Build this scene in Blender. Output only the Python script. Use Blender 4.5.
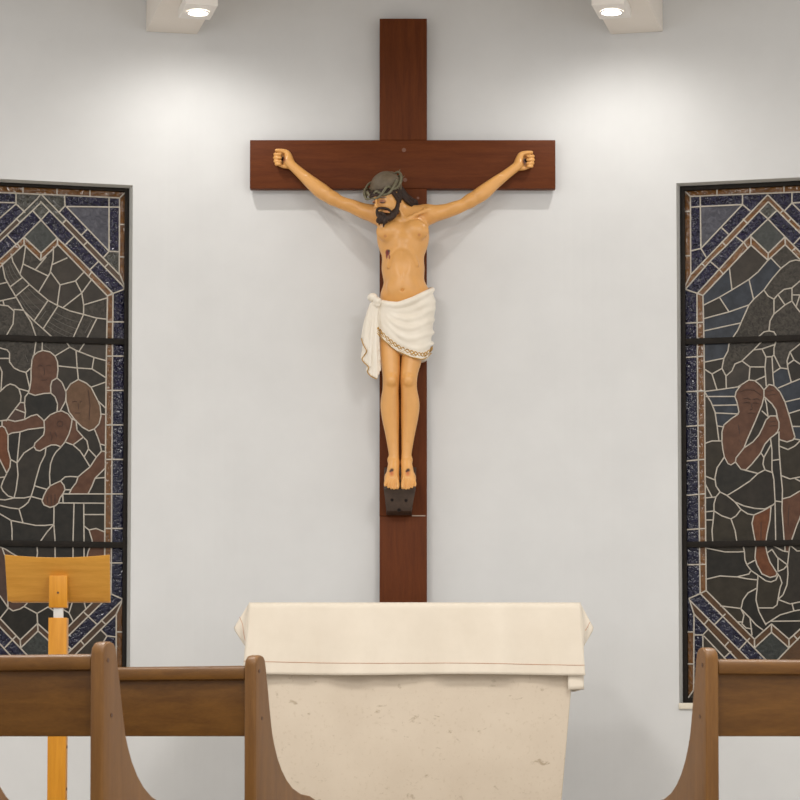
import bpy, bmesh, math, random
import numpy as np
from mathutils import Vector, Matrix

for o in list(bpy.data.objects):
    bpy.data.objects.remove(o, do_unlink=True)
SC = bpy.context.scene
COL = SC.collection
random.seed(7)

# ------------------------------------------------------------------ camera
F = 2600.0                       # focal length in pixels of the 800 px frame
CAMY, EYE = -13.7, 0.62
PITCH = math.radians(3.2)
CX, CY = 403.0, 736.0 - F * math.tan(PITCH)
cam_d = bpy.data.cameras.new('camera')
cam = bpy.data.objects.new('camera', cam_d)
COL.objects.link(cam)
cam.location = (0, CAMY, EYE)
cam.rotation_euler = (math.radians(90) + PITCH, 0, 0)
cam_d.sensor_fit = 'HORIZONTAL'
cam_d.sensor_width = 36.0
cam_d.lens = F / 800 * 36.0
cam_d.shift_x = (400 - CX) / 800
cam_d.shift_y = (CY - 400) / 800
cam_d.clip_end = 200
cam_d.dof.use_dof = True
cam_d.dof.focus_distance = 13.3
cam_d.dof.aperture_fstop = 22
SC.camera = cam

# ------------------------------------------------------------------ light
SC.view_settings.view_transform = 'Standard'
SC.view_settings.look = 'None'
SC.view_settings.gamma = 1.0
SC.view_settings.use_curve_mapping = False
SC.view_settings.exposure = 0.52
world = bpy.data.worlds.new('world')
SC.world = world
world.use_nodes = True
world.node_tree.nodes['Background'].inputs[0].default_value = (1.0, 0.995, 0.985, 1)
world.node_tree.nodes['Background'].inputs[1].default_value = 0.74
SPOT_W = 15.0
NAVE_W = 68.0
WARM = (1.0, 0.97, 0.925)

# ------------------------------------------------------------------ pixel -> point
CP, SP = math.cos(PITCH), math.sin(PITCH)
def ray(px, py):
    xc, yc = (px - CX) / F, (CY - py) / F
    return Vector((xc, CP - SP * yc, SP + CP * yc))
CAMP = Vector((0, CAMY, EYE))
def P(px, py, Y):
    d = ray(px, py)
    return CAMP + d * ((Y - CAMY) / d.y)
def PD(px, py, depth):           # depth in metres in front of the flat back wall
    return P(px, py, -depth)
def on_plane(px, py, q, n):
    d = ray(px, py)
    return CAMP + d * ((q - CAMP).dot(n) / d.dot(n))

# ------------------------------------------------------------------ object helpers
def link(name, me, mat=None, parent=None, smooth=False):
    o = bpy.data.objects.new(name, me)
    COL.objects.link(o)
    if mat is not None:
        if isinstance(mat, (list, tuple)):
            for m in mat: me.materials.append(m)
        else:
            me.materials.append(mat)
    if smooth:
        me.polygons.foreach_set('use_smooth', [True] * len(me.polygons))
    if parent is not None:
        o.parent = parent
        o.matrix_parent_inverse = parent.matrix_world.inverted() if False else Matrix.Translation(-parent.location)
    return o
def tag(o, label=None, cat=None, group=None, kind=None):
    if label: o['label'] = label
    if cat: o['category'] = cat
    if group: o['group'] = group
    if kind: o['kind'] = kind
    return o
def empty(name, loc):
    o = bpy.data.objects.new(name, None)
    COL.objects.link(o)
    o.location = loc
    o.empty_display_size = 0.1
    return o

class MB:
    """collects vertices and faces in world space, builds one mesh object"""
    def __init__(s): s.v, s.f = [], []
    def add(s, verts, faces):
        b = len(s.v)
        s.v += [tuple(v) for v in verts]
        s.f += [tuple(i + b for i in f) for f in faces]
    def box(s, c, h, ax=None):
        c = Vector(c)
        ax = ax or (Vector((1, 0, 0)), Vector((0, 1, 0)), Vector((0, 0, 1)))
        vs = []
        for k in (-1, 1):
            for j in (-1, 1):
                for i in (-1, 1):
                    vs.append(c + ax[0] * (i * h[0]) + ax[1] * (j * h[1]) + ax[2] * (k * h[2]))
        s.add(vs, [(0, 2, 3, 1), (4, 5, 7, 6), (0, 1, 5, 4), (2, 6, 7, 3), (0, 4, 6, 2), (1, 3, 7, 5)])
    def tube(s, pts, r, n=6, caps=True):
        pts = [Vector(p) for p in pts]
        rs = r if isinstance(r, (list, tuple)) else [r] * len(pts)
        rings, prev = [], None
        for i, p in enumerate(pts):
            t = (pts[min(i + 1, len(pts) - 1)] - pts[max(i - 1, 0)])
            t = t.normalized() if t.length > 1e-9 else Vector((0, 0, 1))
            if prev is None:
                a = t.orthogonal().normalized()
            else:
                a = prev - t * prev.dot(t)
                a = a.normalized() if a.length > 1e-6 else t.orthogonal().normalized()
            prev = a
            b = t.cross(a)
            rings.append([p + (a * math.cos(2 * math.pi * k / n) + b * math.sin(2 * math.pi * k / n)) * rs[i] for k in range(n)])
        vs = [v for rg in rings for v in rg]
        fs = []
        for i in range(len(pts) - 1):
            for k in range(n):
                a0, a1 = i * n + k, i * n + (k + 1) % n
                fs.append((a0, a1, a1 + n, a0 + n))
        if caps:
            fs.append(tuple(range(n - 1, -1, -1)))
            fs.append(tuple((len(pts) - 1) * n + k for k in range(n)))
        s.add(vs, fs)
    def prism(s, poly, off):
        """poly: list of 3-D points (planar), extruded by vector off"""
        n = len(poly)
        off = Vector(off)
        vs = [Vector(p) for p in poly] + [Vector(p) + off for p in poly]
        fs = [tuple(range(n)), tuple(range(2 * n - 1, n - 1, -1))]
        for i in range(n):
            j = (i + 1) % n
            fs.append((j, i, i + n, j + n))
        s.add(vs, fs)
    def grid(s, fn, nu, nv):
        vs = [fn(i / nu, j / nv) for j in range(nv + 1) for i in range(nu + 1)]
        fs = []
        for j in range(nv):
            for i in range(nu):
                a = j * (nu + 1) + i
                fs.append((a, a + 1, a + nu + 2, a + nu + 1))
        s.add(vs, fs)
    def build(s, name, mat, parent=None, smooth=False, bevel=0, fix=True, weld=False):
        me = bpy.data.meshes.new(name)
        me.from_pydata(s.v, [], s.f)
        bm = bmesh.new(); bm.from_mesh(me)
        if weld: bmesh.ops.remove_doubles(bm, verts=bm.verts, dist=1e-5)
        if bevel:
            es = [e for e in bm.edges if len(e.link_faces) == 2 and e.calc_face_angle(0) > 0.6]
            bmesh.ops.bevel(bm, geom=es, offset=bevel, segments=3, affect='EDGES', profile=0.5, clamp_overlap=True)
        if fix: bmesh.ops.recalc_face_normals(bm, faces=bm.faces)
        bm.to_mesh(me); bm.free()
        if bevel or smooth:
            me.polygons.foreach_set('use_smooth', [True] * len(me.polygons))
        if bevel:
            me.set_sharp_from_angle(angle=math.radians(40))
        me.update()
        return link(name, me, mat, parent)

# ------------------------------------------------------------------ materials
def mat_new(name):
    m = bpy.data.materials.new(name); m.use_nodes = True
    nt = m.node_tree
    return m, nt, nt.nodes['Principled BSDF']
def noise_col(nt, c1, c2, scale=(1, 1, 1), ns=5.0, detail=4, rough=0.6, coord='Object', distort=0.0, lo=0.3, hi=0.7):
    tc = nt.nodes.new('ShaderNodeTexCoord')
    mp = nt.nodes.new('ShaderNodeMapping'); mp.inputs['Scale'].default_value = scale
    nt.links.new(tc.outputs[coord], mp.inputs[0])
    nz = nt.nodes.new('ShaderNodeTexNoise')
    nz.inputs['Scale'].default_value = ns; nz.inputs['Detail'].default_value = detail
    nz.inputs['Roughness'].default_value = rough; nz.inputs['Distortion'].default_value = distort
    nt.links.new(mp.outputs[0], nz.inputs[0])
    cr = nt.nodes.new('ShaderNodeValToRGB')
    cr.color_ramp.elements[0].position = lo; cr.color_ramp.elements[0].color = (*c1, 1)
    cr.color_ramp.elements[1].position = hi; cr.color_ramp.elements[1].color = (*c2, 1)
    nt.links.new(nz.outputs[0], cr.inputs[0])
    return cr, nz, mp
def bump(nt, bsdf, src, strength, dist=0.01):
    b = nt.nodes.new('ShaderNodeBump')
    b.inputs['Strength'].default_value = strength; b.inputs['Distance'].default_value = dist
    nt.links.new(src, b.inputs['Height']); nt.links.new(b.outputs[0], bsdf.inputs['Normal'])
def simple(name, c1, c2=None, rough=0.5, ns=8.0, scale=(1, 1, 1), bs=0.0, bd=0.002, coat=0.0, metal=0.0, distort=0.0, lo=.3, hi=.7, spec=0.5, detail=4):
    m, nt, b = mat_new(name)
    cr, nz, mp = noise_col(nt, c1, c2 or c1, scale, ns, detail, distort=distort, lo=lo, hi=hi)
    nt.links.new(cr.outputs[0], b.inputs['Base Color'])
    b.inputs['Roughness'].default_value = rough
    b.inputs['Metallic'].default_value = metal
    b.inputs['Specular IOR Level'].default_value = spec
    if coat: b.inputs['Coat Weight'].default_value = coat; b.inputs['Coat Roughness'].default_value = 0.15
    if bs: bump(nt, b, nz.outputs[0], bs, bd)
    return m
def wood(name, c1, c2, scale, rough=0.4, coat=0.15, ns=3.0, fleck=0.35, spec=.3):
    m, nt, b = mat_new(name)
    cr, nz, mp = noise_col(nt, c1, c2, scale, ns, 6, 0.62, distort=0.4, lo=.32, hi=.68)
    nz2 = nt.nodes.new('ShaderNodeTexNoise'); nz2.inputs['Scale'].default_value = ns * 9; nz2.inputs['Detail'].default_value = 3
    nt.links.new(mp.outputs[0], nz2.inputs[0])
    mx = nt.nodes.new('ShaderNodeMixRGB'); mx.blend_type = 'MULTIPLY'; mx.inputs[0].default_value = fleck
    nt.links.new(cr.outputs[0], mx.inputs[1]); nt.links.new(nz2.outputs[0], mx.inputs[2])
    nt.links.new(mx.outputs[0], b.inputs['Base Color'])
    b.inputs['Roughness'].default_value = rough
    b.inputs['Coat Weight'].default_value = coat; b.inputs['Coat Roughness'].default_value = 0.2
    b.inputs['Specular IOR Level'].default_value = spec
    bump(nt, b, nz2.outputs[0], 0.08, 0.002)
    return m

M = {}
M['wall'] = simple('painted plaster', (.655, .66, .66), (.695, .70, .70), .75, 3.0, bs=.05, bd=.004)
M['ceiling'] = simple('ceiling paint', (.74, .70, .65), (.77, .73, .68), .8, 2.0)
M['beamwhite'] = simple('beam paint', (.80, .74, .67), (.83, .77, .70), .7, 4.0)
M['floor'] = simple('floor stone', (.34, .31, .27), (.42, .38, .33), .35, 4.0)
M['reveal'] = simple('grey reveal paint', (.60, .595, .56), (.66, .655, .62), .6, 12.0)
M['sill'] = simple('cream sill', (.72, .66, .54), (.80, .74, .62), .5, 20.0)
M['frame'] = simple('dark bronze frame', (.012, .010, .008), (.020, .016, .013), .5, 25.0, spec=.1)
M['cross'] = wood('mahogany horizontal', (0.1148, 0.0272, 0.0059), (0.1615, 0.0416, 0.0093), (1.2, 8, 14), .55, .0, spec=.15)
M['crossv'] = wood('mahogany vertical', (0.1080, 0.0255, 0.0055), (0.1530, 0.0391, 0.0085), (14, 8, 1.2), .55, .0, spec=.15)
M['pew'] = wood('pew wood horizontal', (0.1062, 0.0408, 0.0034), (0.1615, 0.0672, 0.0085), (1.0, 6, 12), .45, .04)
M['pewv'] = wood('pew wood upright', (0.1403, 0.0578, 0.0093), (0.1997, 0.0884, 0.0179), (14, 14, 1.2), .45, .03)
M['plug'] = simple('dark wooden plug', (.06, .025, .01), (.09, .04, .015), .6, 40)
M['beech'] = wood('golden beech', (0.5394, 0.2465, 0.0298), (0.6510, 0.3208, 0.0512), (1.5, 6, 16), .4, .1, fleck=.15)
M['beechv'] = wood('golden beech upright', (0.4836, 0.1953, 0.0093), (0.5766, 0.2511, 0.0186), (14, 8, 1.2), .4, .1, fleck=.15)
M['steel'] = simple('brushed steel', (.62, .60, .56), (.7, .68, .64), .35, 30, metal=.6)
M['lead'] = simple('lead came', (.42, .375, .315), (.54, .49, .42), .55, 60)
M['lampwhite'] = simple('white lamp housing', (.82, .78, .73), (.85, .81, .76), .5, 5)
# ------------------------------------------------------------------ the setting
ANG = math.radians(13.0)
X0, X1 = 0.80, 1.30
def wall_y(x):
    a = abs(x)
    if a <= X0: return 0.0
    if a <= X1:
        t = a - X0
        return -math.tan(ANG) * t * t / (2 * (X1 - X0))
    return -math.tan(ANG) * ((X1 - X0) / 2 + a - X1)
WTOP = P(403, -9, 0).z            # ceiling height at the back wall
XEND = 4.6
def wing(side):                   # point and normal of the angled wall part
    q = Vector((side * X1, wall_y(X1), 0))
    u = Vector((side * math.cos(ANG), -math.sin(ANG), 0))      # outward along the wall
    n = Vector((-side * math.sin(ANG), -math.cos(ANG), 0))     # into the room
    return q, u, n
# window opening on each wing: inner edge, outer edge, bottom and top
WIN = {}
for side, pin, pout, ytop, ybot in ((-1, 132.8, -52.0, 185.3, 703.0), (1, 676.3, 858.0, 183.3, 703.0)):
    q, u, n = wing(side)
    a = on_plane(pin, ytop, q, n); b = on_plane(pin, ybot, q, n); c = on_plane(pout, ytop, q, n)
    WIN[side] = dict(q=q, u=u, n=n, u0=(a - q).dot(u), u1=(c - q).dot(u), z0=b.z, z1=a.z)
ROOT_W = MB()
xs = [-X0 + 2 * X0 * i / 4 for i in range(5)]
rs = [X0 + (X1 - X0) * i / 10 for i in range(1, 11)]
xs = sorted([-r for r in rs] + xs + rs)
nx = len(xs)
ROOT_W.add([(x, wall_y(x), z) for z in (0, WTOP + .02) for x in xs],
           [(i, i + 1, nx + i + 1, nx + i) for i in range(nx - 1)])
for side in (-1, 1):
    w = WIN[side]
    L = (XEND - X1) / math.cos(ANG)
    us = [0, w['u0'], w['u1'], L]; zs = [0, w['z0'], w['z1'], WTOP + .02]
    vs = [w['q'] + w['u'] * uu + Vector((0, 0, z)) for z in zs for uu in us]
    fs = []
    for j in range(3):
        for i in range(3):
            if (i, j) != (1, 1):
                a = j * 4 + i
                fs.append((a, a + 1, a + 5, a + 4) if side > 0 else (a + 1, a, a + 4, a + 5))
    ROOT_W.add(vs, fs)
wall = ROOT_W.build('wall_back', M['wall'], fix=False, weld=True, smooth=False)
tag(wall, 'pale grey painted back wall folding forward at both sides', 'wall', kind='structure')
# back skin keeps the wall solid from behind
m = MB(); m.box((0, -6.8, -.05), (XEND + 1, 8.2, .05))
tag(m.build('floor', M['floor']), 'stone floor of the nave', 'floor', kind='structure')
PLAT = 0.17
m = MB()
pl = [(-XEND, -3.9), (XEND, -3.9), (XEND, wall_y(XEND) - .002), (X1, wall_y(X1) - .002), (X0, -.002), (-X0, -.002), (-X1, wall_y(X1) - .002), (-XEND, wall_y(XEND) - .002)]
m.prism([(x, y, 0.0) for x, y in pl], (0, 0, PLAT))
tag(m.build('floor_platform', M['floor']), 'raised stone platform under the altar', 'platform', kind='structure')
m = MB(); m.box((0, -6.8, WTOP + .07), (XEND + 1, 8.2, .05))
tag(m.build('ceiling', M['ceiling']), 'off-white ceiling over nave and altar', 'ceiling', kind='structure')

# ------------------------------------------------------------------ ceiling beams and spotlights
def sidebeam(side, p_out, p_in, py, num):
    q, u, n = wing(side)
    a = on_plane(p_out, py, q, n); b = on_plane(p_in, py, q, n)
    z = (a.z + b.z) / 2
    a.z = b.z = z
    m = MB()
    m.prism([a + n * .002, b + n * .002, b + n * 2.6, a + n * 2.6], (0, 0, WTOP + .015 - z))
    o = m.build('trim_%d' % num, M['beamwhite'], bevel=.004)
    tag(o, 'boxed white ceiling beam meeting the wall %s' % ('above the window with several heads' if side < 0 else 'above the window with the staff holder'), 'beam', kind='structure')
    return a, b, z, n, u
def spotlight(side, corner_b, z, n, u, pxl, pyl, lab):
    # housing hangs 6 cm under the beam; its lamp is seen at pixel pxl, pyl
    zf = z - .055
    d = ray(pxl, pyl)
    c = CAMP + d * ((zf - EYE) / d.z)
    t = empty('spotlight', (c.x, c.y, z))
    hw, hd = .082, .135
    m = MB(); m.box((c.x, c.y, (zf + z) / 2 + .001), (hw, hd, (z - zf) / 2 - .001), (u, n, Vector((0, 0, 1))))
    m.build('housing', M['lampwhite'], t, bevel=.004)
    m = MB()
    ring = []
    N = 28
    for rr, zz in ((.060, -.001), (.060, -.006), (.050, -.006), (.050, -.0015)):
        ring += [Vector((c.x + rr * math.cos(2 * math.pi * k / N), c.y + rr * math.sin(2 * math.pi * k / N), zf + zz)) for k in range(N)]
    m.add(ring, [(j * N + k, j * N + (k + 1) % N, (j + 1) * N + (k + 1) % N, (j + 1) * N + k) for j in range(3) for k in range(N)])
    m.build('trim_ring', M['lampwhite'], t, smooth=True)
    m = MB()
    m.add([Vector((c.x + .049 * math.cos(2 * math.pi * k / N), c.y + .049 * math.sin(2 * math.pi * k / N), zf - .003)) for k in range(N)], [tuple(range(N))])
    me_, nt, b = mat_new('glowing lamp glass')
    b.inputs['Emission Color'].default_value = (1, .97, .9, 1); b.inputs['Emission Strength'].default_value = 12.0
    m.build('lamp_glass', me_, t)
    ld = bpy.data.lights.new('spot_beam', 'SPOT')
    ld.energy = SPOT_W; ld.color = WARM; ld.spot_size = math.radians(150); ld.spot_blend = 1.0; ld.shadow_soft_size = .022
    lo = bpy.data.objects.new('spot_beam', ld); COL.objects.link(lo)
    lo.location = Vector((c.x, c.y, zf - .02)); 
    aim = (-n * .30 + Vector((0, 0, -1))).normalized()
    lo.rotation_euler = aim.to_track_quat('-Z', 'Y').to_euler()
    lo.parent = t; lo.matrix_parent_inverse = Matrix.Translation(-t.location)
    tag(t, lab, 'spotlight', 'spotlights under the ceiling beams')
    return c
a, b, z, n, u = sidebeam(-1, 146, 197, 33.2, 1)
spotlight(-1, b, z, n, u, 198, 12.5, 'small white box spotlight, lit, under the beam on the window side with several heads')
a, b, z, n, u = sidebeam(1, 663, 611, 33.2, 2)
spotlight(1, b, z, n, u, 611.5, 12, 'small white box spotlight, lit, under the beam on the window side with the staff holder')

# round downlights of the nave ceiling
for i, (x, y) in enumerate([(-1.7, -5.0), (1.7, -5.0), (-1.7, -8.0), (1.7, -8.0), (-1.7, -11.0), (1.7, -11.0)]):
    t = empty('ceiling_downlight', (x, y, WTOP + .02))
    m = MB(); N = 24
    ring = []
    for rr, zz in ((.50, 0), (.495, -.025), (.46, -.025), (.46, -.01)):
        ring += [Vector((x + rr * math.cos(2 * math.pi * k / N), y + rr * math.sin(2 * math.pi * k / N), WTOP + .02 + zz)) for k in range(N)]
    m.add(ring, [(j * N + k, j * N + (k + 1) % N, (j + 1) * N + (k + 1) % N, (j + 1) * N + k) for j in range(3) for k in range(N)])
    m.build('rim', M['lampwhite'], t, smooth=True)
    ld = bpy.data.lights.new('downlight_glow', 'AREA'); ld.shape = 'DISK'; ld.size = .9
    ld.energy = NAVE_W; ld.color = WARM
    lo = bpy.data.objects.new('downlight_glow', ld); COL.objects.link(lo)
    lo.location = (x, y, WTOP - .012); lo.parent = t; lo.matrix_parent_inverse = Matrix.Translation(-t.location)
    tag(t, 'round ceiling downlight over the pews', 'downlight', 'nave ceiling downlights')
# ------------------------------------------------------------------ stained glass
def glass(name, c1, c2, ns, rough, bs, bd, scale=(1, 1, 1), distort=0.0, lo=.35, hi=.65, spec=.5, detail=4):
    return simple(name, c1, c2, rough, ns, scale, bs, bd, distort=distort, lo=lo, hi=hi, spec=spec, detail=detail)
G = {
 'navy':   glass('navy hammered glass', (.004, .0035, .016), (.011, .009, .036), 48, .09, 1.0, .014, distort=.5, spec=.42, detail=1),
 'deep':   glass('deep blue glass', (.004, .004, .016), (.009, .009, .030), 48, .12, 1.0, .008, spec=.35, detail=1),
 'amber':  glass('amber glass', (.095, .037, .006), (.155, .063, .012), 40, .12, .8, .006, spec=.4, detail=1),
 'amberdark': glass('dark amber glass', (.055, .024, .006), (.085, .038, .010), 40, .2, .4, .004, spec=.3),
 'brown':  glass('brown glass', (0.0432, 0.0223, 0.0101), (0.0720, 0.0374, 0.0180), 50, .25, .4, .003, spec=.3),
 'grey':   glass('grey rippled glass', (0.0315, 0.0301, 0.0252), (0.0630, 0.0609, 0.0511), 50, .10, 1.0, .012, distort=.5, detail=1),
 'slate':  glass('slate blue streaky glass', (0.0341, 0.0341, 0.0465), (0.0713, 0.0713, 0.0899), 22, .2, .4, .006, distort=2.5, spec=.3),
 'green':  glass('grey green glass', (0.0168, 0.0192, 0.0168), (0.0360, 0.0396, 0.0348), 60, .2, .6, .004, spec=.3),
 'dark':   glass('smoky glass', (0.0181, 0.0146, 0.0110), (0.0293, 0.0241, 0.0178), 20, .3, .15, .003, spec=.18),
 'darker': glass('near black glass', (0.0124, 0.0113, 0.0090), (0.0218, 0.0192, 0.0150), 24, .28, .2, .003, spec=.18),
 'olive':  glass('olive smoky glass', (0.0224, 0.0180, 0.0114), (0.0343, 0.0275, 0.0185), 22, .3, .15, .003, spec=.18),
 'smoke':  glass('grey brown glass', (0.0256, 0.0209, 0.0164), (0.0448, 0.0360, 0.0280), 18, .3, .2, .003, spec=.18),
 'rock':   glass('mottled brown glass', (0.0211, 0.0178, 0.0139), (0.0627, 0.0541, 0.0436), 55, .35, .5, .004, distort=.8, spec=.18),
 'streak': glass('brushed grey glass', (0.0217, 0.0179, 0.0140), (0.0713, 0.0591, 0.0465), 26, .3, .2, .002, scale=(.5, .5, 3), spec=.18),
 'blue':   glass('blue grey glass', (0.0195, 0.0232, 0.0300), (0.0345, 0.0405, 0.0525), 20, .28, .2, .003, spec=.18),
 'skin':   glass('painted flesh glass', (0.0756, 0.0324, 0.0180), (0.1080, 0.0504, 0.0288), 26, .35, .12, .002, spec=.18),
 'skin2':  glass('light flesh glass', (0.1008, 0.0540, 0.0274), (0.1332, 0.0720, 0.0396), 26, .35, .12, .002, spec=.18),
 'skin3':  glass('dusky flesh glass', (0.0504, 0.0274, 0.0202), (0.0684, 0.0389, 0.0288), 26, .35, .12, .002, spec=.18),
 'rust':   glass('rust glass', (0.0938, 0.0315, 0.0120), (0.1387, 0.0510, 0.0210), 30, .3, .15, .002, spec=.18),
}
M['paintline'] = simple('fired paint line', (.05, .022, .013), (.06, .028, .017), .6, 30)

def pl(s):   # "x,y x,y ; x,y x,y" -> polylines
    return [[tuple(map(float, p.split(','))) for p in part.split()] for part in s.split(';') if part.strip()]

L_BORDER = pl("""
-2,192.4 40,194.3 80,196 119.5,198 124.7,193; 23,186.5 23,193.5; 57,188 57,195; 90,189.5 90,196.5
119.5,198 119.2,273 124.6,286 123.8,289.5 113,293.5 107.4,296; 119.5,224.5 124.6,224.5; 119.4,257 124.4,257
64.5,195.4 65,206 66,206.5 119.3,207.2; 109,197.6 109,251.3 119.2,251.8
66,206.5 109,251.3; 42,195 119.2,274.5; 40.5,201.5 123.4,286.6 124.8,288.2; 41,220 57,237.8 80,260 113,293.5; 57.5,244.5 107.4,296
62,224 66,220; 83.5,245.5 87.2,242; 104.5,267.5 108.3,263.5; 65,245.2 74,236.5; 89.6,270 98.5,261.4; 88.5,276.5 92,271.5
81,235.5 87.5,229; 103,258 109,251.3; 59,212.5 65,206
40,195 37,199 0,235 -2,237; 40.5,203 0,241.5 -2,243.4; 41,220 24,237 0,259.5 -2,261.4; 24,244.5 0,267 -2,269
16,193.2 16,204 0,218 -2,219.8; 16,204 25,212.5; -2,202.4 16,202.8; 16,218.5 19.6,222; 7,235 15.6,244; 17,243 20,247.5; 33,211 41,220 49,211
24,237 24,244.8 40.5,260.5 57.5,244.8 57.5,237.8 41,253.3 24,237; 41,253.3 40.7,260.5
107.4,296 106.3,360 105.4,460 104.6,560 104,597 111,594 122.3,599 122,601.5 116.3,614 116,690; 113,293.5 112.4,360 111.9,460 111.3,560 111,594
106.9,322 124,322; 106.4,356.2 123.6,356.2; 106,390.5 123.3,390.5; 105.7,425 123.1,425; 105.4,459.5 123,459.5; 105,494 122.9,494; 104.8,528.5 122.6,528.5; 104.6,563 122.4,563
104,591 56,639 56,647.5; 111,594 52,652 13,691; 122,600.5 69,652 30,691; 116.3,614.3 78,652 39,691
84,612.5 97,624.5; 101,620 105.5,624.2; 81,641 84.5,645.5; 101,630 107,636 115.8,637; 107,636 104,641 104,690; 116.2,632 121.9,632; 67,645 71.5,649.5
20.2,640 37.5,623.5 56,640; 20.6,648 38,631 56,647.5; 37,613.5 38,631; 0,618.5 20.2,640 20.6,648; 0,627 25,653 63,691; 0,644 8,653 46,691; 16,636 5,647.5
0,618.5 -2,616.5; 0,627 -2,625; 0,644 -2,642; -45,690 121.5,690; -2,184 -2,697""".replace('\n', ';'))
L_FIG = pl("""
11,254 13,262 21,276 30,285 38,292 48,300.5 58,305.8 70,311 83.5,314.5 96,318 106.8,319.3
2,263 5,278 10,287 16,297 24,311 34,321 43,329 53,338 ; 10,287 22,277.8; 15.5,296.5 29.5,284.5; 34,321 48,300.5; 43,329 58,305.8; 73,338 83.5,314.5; 87,338 97,318
53.5,247 53,260 50,273 39,291.5; 52.6,264.5 67,258; 51,272.5 60,285 75.5,281 84.5,271.5; 75.5,281 81.7,293; 92,279 81.7,293 62.5,308; 81.7,293 83.6,305 83.5,314.5; 83.6,305 107,298; 60,285 57.2,305.4
25.5,246.5 23,264 47.5,275.8; 23,264 20,274; 35.5,269.5 46,257
-24,286 0,284 6.3,282.5; 0,301 16,297.5; -10,306 0,305 8,306 14,311 13,324 9,331 5,338; 3,300.5 4,305.4; 14,309.5 23.5,310.2; 24,311 31,322 36.5,338
36.5,338 34,355 32,360; 42.5,338 42,350.8; 32,360 33.5,355.5 38,352 43,350.5 50,352 55,356 57.5,362 58,370 57,378 52,381 50.6,386 50.8,393.2
32,360 31,370 31,380 30,387 28.3,393 35,395.5 44,393.5 51,393.2; 55,356 70,347; 64,338 69.5,347 76,350.5 94,357.5 106.3,360.8; 76,350.5 77,366 78.3,379.5; 58,366 77,368 92,369 106.2,378; 94,357.5 92,369; 88,338 79,351.5
-24,349 0,348 7,350 9.5,353 9.5,362 14,368 20,371 26,372.5 31.4,367.5; -24,359 0,358.5 9.4,358.5; 26,372.5 29.8,388.5; 0,367 2,372 1,390; -24,398 -8,395 0,391.5 6,386 10,384 15,385.5 19,389 21,396 20.5,402 15,409 6,421; 19,388.8 29.2,391.5
28.3,393 25,397 24.5,404 25.5,412 24.5,419.5; 51,393.2 55,397 57.5,404 57,411.8; 20.5,402.5 24.6,402.8; 15,409 25.4,413; 24.5,419.5 31,416 37,414.5 41,418 44,421
44,421 50,415 57,411.8 62,411 68,414 71,418 75,420.5; 57,378 62,382.5 66,392 65.6,401 60,411.4
78.3,379.5 70.5,384 66,391 66,401 69,412 75,420 82,427 89,431 94.3,429 99,424 101,416 100,406 98,401 91,387.3 86,383 78.3,379.5
91,387.3 106.1,382; 98,401 105.9,408.5; 101,414 105.8,414.6; 94.3,429 98,438 100,444 105.5,445.6; 100,444 101.5,451.2 105.4,451.6
44,421 44.5,430 43.5,435 40,438.5 35,443 34,446.5 36,450 40,451 45,448 51,445 56,445 61,447 65,442 69,434 71,427 72,420 71,418
65,442 73,445 80,451 84,457 90,467; 73,445 83.3,437.2; 76,420.5 77,430 83.3,437.2 87,441 88.5,449 96.3,457.3; 88.5,449 84,457
101.5,451.2 96.3,457.3 90,467 82,473.5 78,477 76,483 72,488 69,494; 105.3,468 95,478.3 92,486 88,494; 95,478.3 105.2,477.6
60.5,481 65,477 70,476.5 78,477; 60.5,481 64,485.5 65,489.8 70.5,489.8; 65,489.8 62.8,494; 62.8,494 105.2,494; 58.5,503 104.9,503.3; 62.8,494 63,503
8,435 12,433 20,432 28,429.5 44,427.5; 2,426 5,428 8,435 8,450 10.5,459.5 17,463 24,453 34,446.5; 20,432 18.5,447 17,463 18,475 16,490 14,498; -24,424 0,421 8,419.8 15,421.5 24.5,419.5; 2,420.8 2,426 -24,436
10.5,459.5 10,467 7,473 3,481 1,487 3,491 8,496 14,498 24,498 31,496.5; -10,446 0,460 6.7,473.5; -24,479 0,477.6 5,477
46,447.5 45,455 40,465 36,479 34,487 31,496.5 28,502.5 24,506 19,509 10,508 0,505.5 -24,500; 61,447 56,452 53,457 50.5,464 49.5,474 50,486 55,483.5 60.5,481
35,486 47,489.5 50,486; 31,496.5 42,499.5; 47,489.5 44,495 42,501 44,505 50,507.5 55,506 58.5,503 60,498 62.8,494
0,499.5 5,500 14,498; -24,502 0,514 11,520.5 23,523 36,525.5 45,525.5 53.8,524.5; 54,507 53.8,524.5 55,540 55.5,612; 19,509 23,523; 11,520.5 12,530 12,541; 53.8,524.5 47,532 40,542; 74,503.2 73,541 73,600; 83.7,503.2 84,541 84,602; 83.8,514.6 104.7,514.6; 83.9,526 89,530 96,528.5 104.5,532; 89,530 92.3,541
40,542 37,547 37.5,553 36,562 30,600 24,606.5; 92.3,541 88,552 87,557 90,580 104,585; -24,545 0,547 5,549 13,554 24,560 36,562; 2,547.5 5,556 7,570 8,609
-24,590 0,596 8,607.5; 8,607.5 13,611 20,609 24,606.5 37,613.5 48,607 55.5,612; 8,608.5 0,618.5; 55.5,612 64,610 69,613 73,621; 73,600 69,613; 84,602 86,609.5; 73,601.5 84,601.5; 55,575 73,578; 73,570 84,572; 12,575 36,570""".replace('\n', ';'))

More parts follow.
